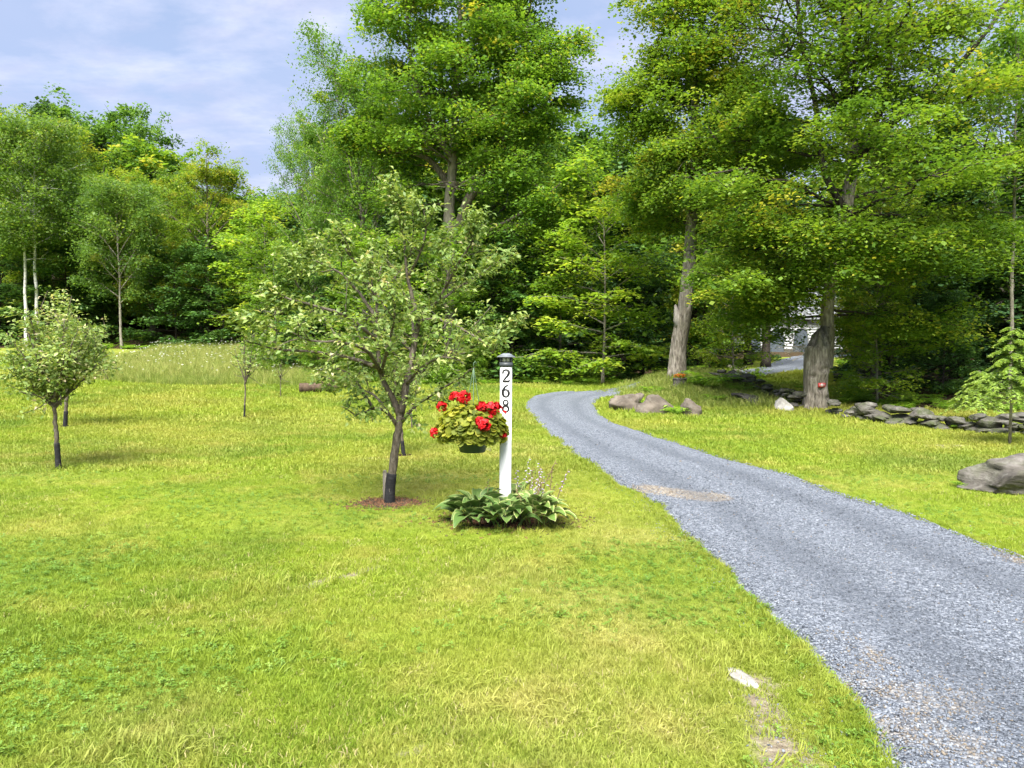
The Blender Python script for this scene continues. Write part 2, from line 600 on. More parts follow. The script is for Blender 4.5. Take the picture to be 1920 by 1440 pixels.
def lawn_colour(k, p):
    """pigment of the turf at a place: green, yellowing and dry patches"""
    a = k.noise(p, .33, 5, .6, .6)
    b = k.noise(p, 1.35, 5, .62, .3)
    c = k.noise(p, 7.0, 4, .6)
    green = k.mix(k.fr(c, .3, .7), (.175, .265, .016), (.285, .365, .032))
    dark = k.mix(k.fr(c, .3, .7), (.10, .18, .014), (.175, .26, .025))
    yel = k.mix(k.fr(c, .3, .7), (.35, .335, .05), (.48, .42, .12))
    col = k.mix(k.fr(a, .36, .56), dark, green)
    col = k.mix(k.fr(b, .50, .72, 0, .75), col, yel)
    for (cx, cy), r0_, r1_, amt in LAWN_DRY:
        vd = k.n('ShaderNodeVectorMath', operation='DISTANCE')
        k.put(vd.inputs[0], p)
        vd.inputs[1].default_value = (cx, cy, 0)
        m_ = k.math('MULTIPLY', k.fr(vd.outputs['Value'], r0_, r1_, 1, 0), k.fr(b, .36, .58, .25, 1))
        col = k.mix(k.math('MULTIPLY', m_, amt * .75), col, k.mix(k.fr(c, .3, .7), (.33, .27, .09), (.52, .45, .20)))
    big = k.noise(p, .17, 3, .5, .4)
    col = k.mix(k.fr(big, .46, .66, 0, .55), col, yel)
    return col


k = NT('lawn_and_forest_floor')
p = k.pos()
lc = lawn_colour(k, p)
fine = k.noise(p, 60, 3, .7)
lc = k.mix(k.fr(fine, .35, .65, .1, .65), lc, (.085, .115, .02))  # small shadows between the blades, painted in as darker noise specks
soil = k.ramp(k.noise(p, 22, 6, .7), [(.3, (.13, .10, .07)), (.5, (.24, .20, .145)), (.7, (.38, .34, .27))])
litter = k.ramp(k.noise(p, 9, 6, .7), [(.3, (.025, .018, .010)), (.5, (.06, .042, .022)), (.68, (.12, .085, .045)), (.8, (.06, .09, .02))])
mulch = k.ramp(k.noise(p, 40, 4, .7), [(.3, (.016, .010, .007)), (.55, (.05, .026, .016)), (.75, (.11, .06, .04))])
bn = k.math('ADD', k.attr('bare'), k.math('MULTIPLY', k.math('SUBTRACT', k.noise(p, 9, 5, .7), .5), .9))
c = k.mix(k.fr(bn, .34, .74), lc, soil)
fn = k.math('ADD', k.attr('forest'), k.math('MULTIPLY', k.math('SUBTRACT', k.noise(p, 1.2, 5, .7), .5), .7))
c = k.mix(k.fr(fn, .35, .65), c, litter)
rough_ = k.ramp(k.noise(p, 3.5, 6, .7), [(.3, (.055, .062, .018)), (.5, (.11, .13, .03)), (.68, (.20, .165, .08))])
c = k.mix(k.fr(k.math('ADD', k.attr('mound'), k.math('MULTIPLY', k.math('SUBTRACT', k.noise(p, 2.0, 5, .7), .5), .5)), .30, .5), c, rough_)
mn = k.math('ADD', k.attr('mulch'), k.math('MULTIPLY', k.math('SUBTRACT', k.noise(p, 14, 4, .7), .5), .5))
c = k.mix(k.fr(mn, .42, .58), c, mulch)
M['ground'] = k.done(k.principled(c, .95, .1, k.bump(k.noise(p, 35, 5, .7), .9, .03)))

k = NT('grass_blade')
p = k.pos()
lc = lawn_colour(k, p)
ti = k.attr('tint', 'INSTANCER')
lc = k.mix(k.fr(ti, .0, .45, .5, 0), lc, (.14, .25, .025))
lc = k.mix(k.fr(ti, .78, 1.0, 0, .6), lc, (.46, .44, .12))
lc = k.mix(k.fr(k.attr('tint'), 0, 1, 0, .35), lc, (.36, .42, .08))
M['blade'] = k.leafy(lc, .32, k.mix(1.0, lc, (1.3, 1.25, .7, 1), 'MULTIPLY'), .55, .25)

k = NT('meadow_grass_blade')
ti = k.attr('tint', 'INSTANCER')
c = k.ramp(k.math('ADD', k.math('MULTIPLY', ti, .6), k.math('MULTIPLY', k.attr('tint'), .4)),
           [(0, (.14, .21, .03)), (.4, (.27, .33, .06)), (.75, (.45, .44, .14)), (1, (.56, .46, .22))])
M['meadow'] = k.leafy(c, .3)
M['straw'] = plain('dry_straw', (.36, .31, .15), .8, .2)
k = NT('clover_leaf')
ti = k.attr('tint', 'INSTANCER')
c = k.ramp(ti, [(0, (.10, .20, .022)), (.5, (.165, .28, .036)), (1, (.25, .36, .06))])
M['clover'] = k.leafy(c, .3)

# gravel: grey-blue crushed stone with sandy patches
def gravel_colour(k, p):
    big = k.noise(p, .55, 4, .6, .5)
    v = k.n('ShaderNodeTexVoronoi')
    k.put(v.inputs['Vector'], p)
    v.inputs['Scale'].default_value = 62
    hsv = k.n('ShaderNodeSeparateColor')
    k.put(hsv.inputs[0], v.outputs['Color'])
    g = hsv.outputs[0]
    return big, v, g


k = NT('crushed_stone_drive')
p = k.pos()
big, vo, g = gravel_colour(k, p)
c = k.ramp(g, [(0, (.055, .064, .080)), (.35, (.112, .128, .158)), (.7, (.178, .20, .24)), (1, (.275, .295, .335))])
sandy = k.ramp(g, [(0, (.12, .095, .07)), (.5, (.25, .205, .15)), (1, (.42, .37, .29))])
c = k.mix(k.fr(k.math('ADD', k.attr('sandy'), k.math('MULTIPLY', k.math('SUBTRACT', k.noise(p, 5, 5, .7), .5), .8)), .4, .75, 0, .8), c, sandy)
tr = k.noise(p, 1.1, 4, .6)
c = k.mix(k.fr(tr, .55, .75, 0, .3), c, (.19, .21, .245))
trk = k.math('ADD', k.attr('track'), k.math('MULTIPLY', k.math('SUBTRACT', k.noise(p, .9, 4, .6), .5), .5))
c = k.mix(k.fr(trk, .30, .9, 0, .5), c, (.085, .098, .122))
hgt_ = k.math('SUBTRACT', 1.0, vo.outputs['Distance'])
M['drive'] = k.done(k.principled(c, .85, .3, k.bump(k.math('ADD', hgt_, k.math('MULTIPLY', k.noise(p, 90, 3), .4)), .9, .016)))

k = NT('gravel_chip')
p = k.pos()
ti = k.attr('tint', 'INSTANCER')
c = k.ramp(ti, [(0, (.053, .061, .076)), (.3, (.117, .133, .162)), (.65, (.19, .213, .252)), (.92, (.27, .295, .335)), (.97, (.36, .37, .39)), (1, (.26, .235, .195))])
M['chip'] = k.done(k.principled(c, .8, .35, k.bump(k.noise(k.obj(), 3.0, 4), .4, .1)))
M['chip_tan'] = plain('tan_chip', (.20, .17, .135), .85, .2, var=.4, scale=1.5)

# ------------------------------------------------------------------ masks on the ground
L_EDGE = [(.2, -3), (.75, 0), (1.15, 1.6)] + [tuple(gp(*q)[:2]) for q in
          [(1645, 1440), (1590, 1300), (1480, 1180), (1340, 1040), (1210, 940), (1100, 868), (1020, 810), (986, 780), (981, 760), (1000, 743), (1060, 735), (1190, 728.5)]] + \
         [(5.9, 29.7), (9.0, 33.2), (12.6, 38.6), (16.2, 46), (20, 55), (24, 62)]
R_EDGE = [(5.0, -3), (4.65, 0), (4.4, 3)] + [tuple(gp(*q)[:2]) for q in
          [(1920, 1045), (1700, 965), (1500, 900), (1350, 860), (1220, 815), (1150, 785), (1110, 762), (1118, 748), (1158, 738.5)]] + \
         [(4.6, 25.6), (7.4, 28.0), (10.9, 31.6), (15.0, 37.4), (19, 45), (23, 54), (27.5, 61)]
ND = 700
LE = resample(catmull(L_EDGE, 900), ND)
RE = resample(catmull(R_EDGE, 900), ND)
_jr = np.random.default_rng(5)


def ragged(n):
    w = np.zeros(n)
    for scale, amp in ((41, .075), (13, .045), (4, .022)):
        k_ = np.ones(scale) / scale
        q_ = np.convolve(_jr.normal(0, 1, n + scale - 1), k_, 'valid') * math.sqrt(scale)
        w += q_ * amp * .8
    return w


_wd = norm(RE - LE)
LE = LE + _wd * ragged(ND)[:, None]
RE = RE + _wd * ragged(ND)[:, None]
DRIVE = np.vstack([LE, RE[::-1]])


def seg_mask(x, y, a, b, r):
    a, b = np.array(a[:2]), np.array(b[:2])
    d = b - a
    t = np.clip(((x - a[0]) * d[0] + (y - a[1]) * d[1]) / max(d @ d, 1e-6), 0, 1)
    q = np.hypot(x - a[0] - t * d[0], y - a[1] - t * d[1])
    return np.clip(1.25 - q / r, 0, 1)


BARE = [(gp(1410, 1275), gp(1470, 1440), .17), (gp(1440, 1340), gp(1540, 1480), .14), (gp(568, 1102), gp(610, 1090), .12), (gp(640, 1082), gp(700, 1066), .13),
        (gp(1750, 838), gp(1790, 836), .35), (gp(480, 1215), gp(500, 1205), .05), (gp(270, 1330), gp(300, 1322), .06), (gp(905, 838), gp(930, 850), .2),
        (gp(690, 860), gp(730, 858), .25), (gp(1880, 1040), gp(1960, 1062), .16), (gp(20, 870), gp(60, 868), .16), (gp(1205, 805), gp(1300, 812), .1),
        (gp(1000, 1190), gp(1020, 1180), .06), (gp(880, 1090), gp(930, 1075), .05), (gp(740, 1420), gp(800, 1400), .06)]
APPLE_P = gp(730, 943)
POST_P = gp(947, 972)
FOOT_PATCHES = [(APPLE_P + np.array([0, .02, 0]), .30), (gp(110, 880), .16), (gp(122, 800), .34), (gp(458, 783), .28), (gp(526, 743), .2), (gp(757, 853), .14)]  # mulch ring of the apple first, then dark brown discs at the sapling feet
HOSTA_BED = POST_P + np.array([-.02, -.03, 0])


def bare(x, y):
    m = np.zeros_like(x)
    for q, (a, b, r) in enumerate(BARE):
        m = np.maximum(m, seg_mask(x, y, a, b, r) * (.74 if q < 2 else .66 if q < 4 else .8 if q == 4 else .6))
    return m


def mulch_m(x, y):
    m = np.zeros_like(x)
    for c_, r in FOOT_PATCHES:
        m = np.maximum(m, np.clip(1.5 - np.hypot(x - c_[0], (y - c_[1]) * 1.15) / r, 0, 1))
    m = np.maximum(m, np.clip(1.5 - np.hypot((x - HOSTA_BED[0]) / .50, (y - HOSTA_BED[1]) / .34), 0, 1))
    return m


def forest_m(x, y):
    ye = np.interp(x, [-80, -14, -9, -6, -2, 3, 4.5, 6.5, 10, 14, 18, 60], [43, 37.6, 31, 28.2, 27.6, 27.6, 29.3, 32.5, 38, 45, 55, 70])
    f = sstep(-.6, .6, y - ye)
    wy = np.interp(x, [8.4, 9.5, 11, 14, 30], [20.5, 18.8, 18.0, 16.2, 12])
    f2 = sstep(-.3, .9, y - wy) * sstep(-.4, .8, x - (8.8 + (y - 20) * .42)) 
    f = np.maximum(f, f2)
    return f


def mound_m(x, y):
    return np.exp(-(((x - 5.7) / 2.2) ** 2 + ((y - 22.6) / 2.9) ** 2))


def meadow_m(x, y):
    return (y > 25.6 + .25 * np.sin(x * 1.3) + np.where(x < -13, (-13 - x) * .8, 0)) & (y < 37.5) & (x > -17) & (x < -5.2) & (forest_m(x, y) < .6)


# ------------------------------------------------------------------ ground sheet
def axis(segs):
    out = [segs[0][0]]
    for a, b, s in segs:
        n = max(1, int(round((b - a) / s)))
        out += list(a + (b - a) * (np.arange(1, n + 1) / n))
    return np.array(out)


gx = axis([(-600, -120, 40), (-120, -40, 8), (-40, -15, 1.0), (-15, -7, .35), (-7, 6.5, .09), (6.5, 16, .35), (16, 45, 1.0), (45, 120, 8), (120, 600, 40)])
gy = axis([(-300, -30, 45), (-30, -2, 4), (-2, 2.4, .4), (2.4, 12, .09), (12, 30, .3), (30, 66, .8), (66, 140, 6), (140, 900, 60)])
X, Y = np.meshgrid(gx, gy)
Z = hgt(X, Y)
xf, yf = X.ravel(), Y.ravel()
b = Buf()
nx, ny = len(gx), len(gy)
i, j = np.meshgrid(np.arange(ny - 1), np.arange(nx - 1), indexing='ij')
Q = np.stack([i * nx + j, i * nx + j + 1, (i + 1) * nx + j + 1, (i + 1) * nx + j], -1).reshape(-1, 4)
b.add(np.stack([xf, yf, Z.ravel()], 1), Q)
ground = link('ground', b.mesh('ground', M['ground'], True, {'bare': bare(xf, yf), 'forest': forest_m(xf, yf), 'mulch': mulch_m(xf, yf), 'mound': mound_m(xf, yf)}), kind='structure')

# ------------------------------------------------------------------ driveway
rng = np.random.default_rng(5)
K = 15
cs = np.linspace(0, 1, K)
wd = norm(RE - LE)
LE2, RE2 = LE - wd * .06, RE + wd * .06
P2 = LE2[:, None, :] * (1 - cs)[None, :, None] + RE2[:, None, :] * cs[None, :, None]
prof = .028 + .02 * np.sin(cs * PI) - .012 * np.exp(-((cs - .27) / .09) ** 2) - .012 * np.exp(-((cs - .73) / .09) ** 2)
prof[0] = prof[-1] = -.03
ZD = hgt(P2[..., 0], P2[..., 1]) + prof[None, :]
b = Buf()
i, j = np.meshgrid(np.arange(ND - 1), np.arange(K - 1), indexing='ij')
Q = np.stack([i * K + j, i * K + j + 1, (i + 1) * K + j + 1, (i + 1) * K + j], -1).reshape(-1, 4)
VD = np.concatenate([P2, ZD[..., None]], -1).reshape(-1, 3)


def sandy_m(x, y):
    m = 1.2 * seg_mask(x, y, gp(1215, 922), gp(1330, 938), .30)
    m = np.maximum(m, .55 * seg_mask(x, y, gp(1600, 1290), gp(1790, 1330), .32))
    m = np.maximum(m, .6 * seg_mask(x, y, gp(1680, 1370), gp(1800, 1420), .30))
    m = np.maximum(m, .7 * seg_mask(x, y, gp(1570, 1200), gp(1640, 1250), .12))
    m = np.maximum(m, seg_mask(x, y, gp(1880, 1050), gp(1915, 1062), .12))
    return m


b.add(VD, Q)
driveway = link('driveway', b.mesh('driveway', M['drive'], True, {'sandy': sandy_m(VD[:, 0], VD[:, 1]), 'track': np.tile(np.exp(-((cs - .28) / .10) ** 2) + np.exp(-((cs - .70) / .10) ** 2), ND)}), kind='structure')


# ------------------------------------------------------------------ scatter of uncountable stuff
def scatter(name, pts, rot, scl, tint, var, sources, label=None):
    me = bpy.data.meshes.new(name)
    me.vertices.add(len(pts))
    me.vertices.foreach_set('co', np.asarray(pts, np.float32).ravel())
    for nm, arr, ty in (('rot', rot, 'FLOAT_VECTOR'), ('scl', scl, 'FLOAT_VECTOR'), ('tint', tint, 'FLOAT'), ('var', var, 'INT')):
        a_ = me.attributes.new(nm, ty, 'POINT')
        if ty == 'FLOAT_VECTOR':
            a_.data.foreach_set('vector', np.asarray(arr, np.float32).ravel())
        else:
            a_.data.foreach_set('value', np.asarray(arr, np.int32 if ty == 'INT' else np.float32))
    o = link(name, me, kind='stuff', label=label)
    g = bpy.data.node_groups.new(name, 'GeometryNodeTree')
    g.interface.new_socket('Geometry', in_out='INPUT', socket_type='NodeSocketGeometry')
    g.interface.new_socket('Geometry', in_out='OUTPUT', socket_type='NodeSocketGeometry')
    gi, go = g.nodes.new('NodeGroupInput'), g.nodes.new('NodeGroupOutput')
    jn = g.nodes.new('GeometryNodeJoinGeometry')

    def named(nm, ty):
        n = g.nodes.new('GeometryNodeInputNamedAttribute')
        n.data_type = ty
        n.inputs['Name'].default_value = nm
        return n.outputs[0]
    r_, s_, v_ = named('rot', 'FLOAT_VECTOR'), named('scl', 'FLOAT_VECTOR'), named('var', 'INT')
    e = g.nodes.new('FunctionNodeEulerToRotation')
    g.links.new(r_, e.inputs[0])
    for q, src in enumerate(sources):
        oi = g.nodes.new('GeometryNodeObjectInfo')
        oi.inputs['Object'].default_value = src
        oi.inputs['As Instance'].default_value = True
        cmp_ = g.nodes.new('FunctionNodeCompare')
        cmp_.data_type = 'INT'
        cmp_.operation = 'EQUAL'
        ins = [s for s in cmp_.inputs if s.type == 'INT']
        g.links.new(v_, ins[0])
        ins[1].default_value = q
        ip = g.nodes.new('GeometryNodeInstanceOnPoints')
        g.links.new(gi.outputs[0], ip.inputs['Points'])
        g.links.new(cmp_.outputs[0], ip.inputs['Selection'])
        g.links.new(oi.outputs['Geometry'], ip.inputs['Instance'])
        g.links.new(e.outputs[0], ip.inputs['Rotation'])
        g.links.new(s_, ip.inputs['Scale'])
        g.links.new(ip.outputs[0], jn.inputs[0])
    g.links.new(jn.outputs[0], go.inputs[0])
    md = o.modifiers.new('scatter', 'NODES')
    md.node_group = g
    return o


def source(name, buf, mats, smooth=True):
    return bpy.data.objects.new(name, buf.mesh(name, mats, smooth))


def blades(buf, rng, n, spread, h0, h1, w, lean=.45, m=0, curl=.5):
    ang = rng.uniform(0, 2 * PI, n)
    rad = spread * np.sqrt(rng.random(n))
    base = np.stack([rad * np.cos(ang), rad * np.sin(ang), np.full(n, -.006)], 1)
    la = rng.uniform(0, 2 * PI, n)
    ld = np.stack([np.cos(la), np.sin(la), np.zeros(n)], 1)
    h = rng.uniform(h0, h1, n)[:, None]
    ln = (np.abs(rng.normal(0, lean, n)) + .08)[:, None]
    fa = rng.uniform(0, PI, n)
    side = np.stack([np.cos(fa), np.sin(fa), np.zeros(n)], 1) * (w * rng.uniform(.7, 1.3, n))[:, None] * .5
    up = np.array([[0, 0, 1.]])
    mid = base + up * h * .6 + ld * h * ln * .45
    tip = base + up * h * (1 - curl * ln * .6) + ld * h * ln * 1.25
    V = np.stack([base - side, base + side, mid + side * .8, mid - side * .8, tip], 1)
    k_ = np.arange(n)[:, None] * 5
    buf.add(V, k_ + np.array([[0, 1, 2, 3]]), k_ + np.array([[3, 2, 4]]), m=m, a=rng.random(n))


def grass_points(rng, d0, d1, dens, margin=2.0):
    """random points on the turf between two distances, within the part of the garden one sees plus a margin"""
    xm = .70 * d1 + margin
    area = 2 * xm * (d1 - d0)
    n = int(area * dens)
    x, y = rng.uniform(-xm, xm, n), rng.uniform(d0, d1, n)
    keep = np.abs(x) < .70 * y + margin
    x, y = x[keep], y[keep]
    keep = ~in_poly(x, y, DRIVE_IN) & (forest_m(x, y) < .5) & ~meadow_m(x, y)
    bm = np.maximum(bare(x, y) * 1.15, mulch_m(x, y) * 1.25)
    nz = .5 + .5 * np.sin(x * 9.1 + 3 * np.sin(y * 5.3)) * np.sin(y * 8.7 + 2 * np.sin(x * 6.1))
    keep &= (bm + .7 * (nz - .5) * (bm > .02)) < rng.uniform(.2, .95, len(x))
    keep &= mound_m(x, y) < rng.uniform(.25, .6, len(x))
    return x[keep], y[keep]


DRIVE_IN = np.vstack([LE + wd * .035, (RE - wd * .035)[::-1]])
rng = np.random.default_rng(11)
srcs = []
for q in range(3):
    bb = Buf(); blades(bb, rng, 12, .030, .013, .036, .0034, .7); srcs.append(source('grass_tuft', bb, M['blade']))
bb = Buf(); blades(bb, rng, 14, .035, .03, .07, .0045, .5); srcs.append(source('grass_tuft_long', bb, M['blade']))
bb = Buf()
for q in range(7):      # clover and plantain leaves low in the turf
    a_ = rng.uniform(0, 2 * PI); rr = .03 * math.sqrt(rng.random())
    c0 = np.array([rr * math.cos(a_), rr * math.sin(a_), rng.uniform(.010, .034)])
    for w_ in range(3):
        aa = a_ + w_ * 2.1
        A = np.array([[math.cos(aa), math.sin(aa), .15]])
        leaves4(bb, (c0 + .006 * A[0])[None], norm(np.array([[rng.normal(0, .25), rng.normal(0, .25), 1]])), A, .011, .010, rng.random(), droop=0)
srcs.append(source('clover', bb, M['clover']))
bb = Buf(); blades(bb, rng, 7, .03, .015, .034, .0028, .7); srcs.append(source('dry_tuft', bb, M['straw']))
for q in range(2):      # broader tufts for the turf farther away
    bb = Buf(); blades(bb, rng, 16, .075, .025, .055, .010, .55); srcs.append(source('turf_tuft', bb, M['blade']))

gxs, gys, gv, gs, gt = [], [], [], [], []
for d0, d1, dens, far in ((2.2, 4.2, 3000, 0), (4.2, 6.5, 1700, 0), (6.5, 10, 750, 0), (10, 16, 260, 1), (16, 26.5, 90, 1), (26.5, 36, 40, 1)):
    x, y = grass_points(rng, d0, d1, dens, 2.0 if d0 < 9 else 6.0)
    n = len(x)
    r_ = rng.random(n)
    patch = np.sin(x * 2.3 + 1.7 * np.sin(y * 1.9)) * np.sin(y * 2.9 + 1.3 * np.sin(x * 2.2 + 1))
    patch2 = np.sin(x * 1.1 - 2 + 1.5 * np.sin(y * .8)) * np.sin(y * 1.3 + .7)
    if far:
        v = np.where(r_ < .5, 6, 7)
        s = rng.uniform(.8, 1.4, n) * (1.0 if d0 < 16 else 1.6)
    else:
        v = rng.integers(0, 3, n)
        v = np.where(r_ < .11 * sstep(.2, .9, patch), 3, v)
        v = np.where(r_ > 1 - .15 * sstep(.25, -.7, patch2), 4, v)
        v = np.where((r_ > .45) & (r_ < .45 + .045 * sstep(-.2, .6, patch2)), 5, v)
        s = rng.uniform(.75, 1.35, n) * (1 + .25 * patch2)
    tt = np.clip(.5 + .28 * patch2 + rng.normal(0, .16, n), 0, 1)
    gxs.append(x); gys.append(y); gv.append(v); gs.append(s); gt.append(tt)
# longer, unmown fringe along the drive
for E_, sgn in ((LE, -1), (RE, 1)):
    sel = (E_[:, 1] > 2.0) & (E_[:, 1] < 27)
    idx = np.nonzero(sel)[0]
    pk = rng.choice(idx, 4200, p=(1 / (1 + E_[idx, 1])) / (1 / (1 + E_[idx, 1])).sum())
    fr_ = rng.random(len(pk))[:, None]
    q = E_[pk] * (1 - fr_) + E_[np.minimum(pk + 1, ND - 1)] * fr_ + wd[pk] * (sgn * np.abs(rng.normal(0, .07, len(pk))) - sgn * .06 * np.clip(np.sin(pk * .37) + np.sin(pk * .13 + 1), 0, 1.4))[:, None]
    gxs.append(q[:, 0]); gys.append(q[:, 1])
    gv.append(np.where(rng.random(len(pk)) < .45, 3, rng.integers(0, 3, len(pk)))); gs.append(rng.uniform(.45, .95, len(pk))); gt.append(np.clip(rng.normal(.38, .15, len(pk)), 0, 1))
x, y = np.concatenate(gxs), np.concatenate(gys)
n = len(x)
band = np.tanh(3 * np.sin((.42 * x + y) * 2 * PI / 1.25 + .5 * np.sin(x * .7)))     # mower lanes: the turf leans one way, then the other
scatter('grass', np.stack([x, y, hgt(x, y)], 1), np.stack([rng.normal(0, .12, n) + .34 * band, rng.normal(0, .12, n), rng.uniform(0, 2 * PI, n)], 1),
        np.concatenate(gs)[:, None] * np.ones((1, 3)), np.concatenate(gt), np.concatenate(gv), srcs, 'mown lawn grass, patchy green and yellowing, on both sides of the drive')

# meadow strip: tall seeding grass with white wild flowers
srcs = []
for q in range(3):
    bb = Buf(); blades(bb, rng, 40, .16, .25, .62, .010, .28, curl=.3); srcs.append(source('meadow_tuft', bb, M['meadow']))
n0 = 9000
x, y = rng.uniform(-18, -5, n0), rng.uniform(25, 38, n0)
kp = meadow_m(x, y); x, y = x[kp], y[kp]; n = len(x)
front = sstep(27.5, 26, y)
scatter('meadow_grass', np.stack([x, y, hgt(x, y)], 1), np.stack([rng.normal(0, .1, n), rng.normal(0, .1, n), rng.uniform(0, 6.28, n)], 1),
        (rng.uniform(.5, .95, n) * (1 - .3 * front))[:, None] * np.ones((1, 3)), np.clip(rng.normal(.45, .25, n) - .35 * front, 0, 1), rng.integers(0, 3, n), srcs,
        'strip of tall unmown meadow grass before the dark wood')
srcs = []
for q in range(2):
    bb = Buf()
    tube(bb, [(0, 0, 0), (.02, 0, .4), (.03, .02, .78)], [.004, .003, .002], 3, m=1)
    for w_ in range(9):
        a_ = rng.uniform(0, 6.28); rr = .05 * math.sqrt(rng.random())
        leaves4(bb, np.array([[.03 + rr * math.cos(a_), .02 + rr * math.sin(a_), .78 + rng.normal(0, .012)]]), norm(np.array([[rng.normal(0, .3), rng.normal(0, .3), 1]])), np.array([[math.cos(a_), math.sin(a_), 0]]), .035, .035, .5)
    srcs.append(source('wild_flower', bb, [M['petal_white'], M['stalk']]))
n0 = 1000
x, y = rng.uniform(-18, -5, n0), rng.uniform(26, 37.5, n0)
kp = meadow_m(x, y) & (rng.random(n0) < sstep(26, 33, y) * .8 + .2); x, y = x[kp], y[kp]; n = len(x)
scatter('wildflower_foliage', np.stack([x, y, hgt(x, y)], 1), np.stack([rng.normal(0, .15, n), rng.normal(0, .15, n), rng.uniform(0, 6.28, n)], 1),
        rng.uniform(.5, .85, n)[:, None] * np.ones((1, 3)), rng.random(n), rng.integers(0, 2, n), srcs, 'white wild flowers dotted through the tall meadow grass')

# loose crushed stone on the drive
srcs = []
for q in range(5):
    bm_v = norm(np.array([(1, 0, 0), (-1, 0, 0), (0, 1, 0), (0, -1, 0), (0, 0, 1), (0, 0, -1)], float) + rng.normal(0, .22, (6, 3)))
    bm_v *= np.array([1.0, rng.uniform(.6, .9), rng.uniform(.45, .7)]) * .0058 * rng.uniform(.8, 1.2, (6, 1))
    T = [(0, 2, 4), (2, 1, 4), (1, 3, 4), (3, 0, 4), (2, 0, 5), (1, 2, 5), (3, 1, 5), (0, 3, 5)]
    bb = Buf(); bb.add(bm_v, None, T); srcs.append(source('stone_chip', bb, M['chip'] if q < 4 else M['chip_tan'], False))
gx_, gy_, gs_ = [], [], []
for d0, d1, dens in ((1.8, 4.0, 11500), (4, 6.5, 5600), (6.5, 10, 2000), (10, 15, 500)):
    sel = np.nonzero((LE[:, 1] > d0 - 1.5) & (LE[:, 1] < d1 + 1.5))[0]
    n0 = int(3.2 * (d1 - d0) * dens)
    x, y = rng.uniform(.3, 5.0, n0), rng.uniform(d0, d1, n0)
    kp = in_poly(x, y, DRIVE); gx_.append(x[kp]); gy_.append(y[kp]); gs_.append(rng.gamma(5, .2, kp.sum()) * (1.0 if d0 < 6 else 1.35))
# strays in the turf edge and on the bare patch
for E_, sgn in ((LE, -1), (RE, 1)):
    idx = np.nonzero((E_[:, 1] > 2.0) & (E_[:, 1] < 12))[0]
    pk = rng.choice(idx, 1600)
    q = E_[pk] + wd[pk] * (sgn * np.abs(rng.normal(0, .11, len(pk))))[:, None] + rng.normal(0, .02, (len(pk), 2))
    gx_.append(q[:, 0]); gy_.append(q[:, 1]); gs_.append(rng.gamma(5, .15, len(pk)))
for a, bq, r in BARE[:2]:
    t_ = rng.random(260)[:, None]
    q = a[:2] * (1 - t_) + bq[:2] * t_ + rng.normal(0, r * .6, (260, 2)); gx_.append(q[:, 0]); gy_.append(q[:, 1]); gs_.append(rng.gamma(3, .2, 260))
x, y, s = np.concatenate(gx_), np.concatenate(gy_), np.concatenate(gs_)
n = len(x)
sm = np.maximum(sandy_m(x, y), 1.3 * bare(x, y))
# height of the drive surface under each chip
TPAR = np.full(len(x), .5)


def drive_z(x, y):
    z = np.full(len(x), -9.0)
    ins = in_poly(x, y, DRIVE)
    cen = (LE + RE) / 2
    ii = np.array([np.argmin((cen[:, 0] - xx) ** 2 + (cen[:, 1] - yy) ** 2) for xx, yy in zip(x[ins], y[ins])]) if ins.any() else []
    w_ = RE2[ii] - LE2[ii]
    tpar = np.clip(((np.stack([x[ins], y[ins]], 1) - LE2[ii]) * w_).sum(1) / (w_ * w_).sum(1), 0, 1)
    pz = np.interp(tpar, cs, prof)
    z[ins] = hgt(x[ins], y[ins]) + pz
    TPAR[:] = .5
    TPAR[ins] = tpar
    z[~ins] = hgt(x[~ins], y[~ins])
    return z
zz = drive_z(x, y) + .003
trk_ = np.exp(-((TPAR - .28) / .10) ** 2) + np.exp(-((TPAR - .70) / .10) ** 2)
tn = np.clip(rng.beta(2, 2.2, n) * .96 - .20 * trk_ * rng.uniform(.5, 1.2, n), 0, 1)
s = s * (1 - .25 * trk_)
vv = np.where(rng.random(n) < .02 + .5 * np.clip(sm, 0, 1), 4, rng.integers(0, 4, n))
scatter('gravel', np.stack([x, y, zz], 1), rng.uniform(0, 6.28, (n, 3)) * np.array([.12, .12, 1]), s[:, None] * rng.uniform(.8, 1.25, (n, 3)), tn, vv, srcs, 'loose grey blue crushed stone on the drive')


# ------------------------------------------------------------------ tree growing
def prof_round(t):
    return math.sqrt(max(.05, 1 - (1.75 * t - .72) ** 2)) * (1.0 if t < .9 else .8)


def prof_cone(t):
    return max(.08, 1.02 - t)


def prof_tall(t):
    return math.sqrt(max(.06, 1 - (1.9 * t - .85) ** 2)) * .95


def prof_low(t):
    return math.sqrt(max(.05, 1 - (1.05 * t - .12) ** 2))


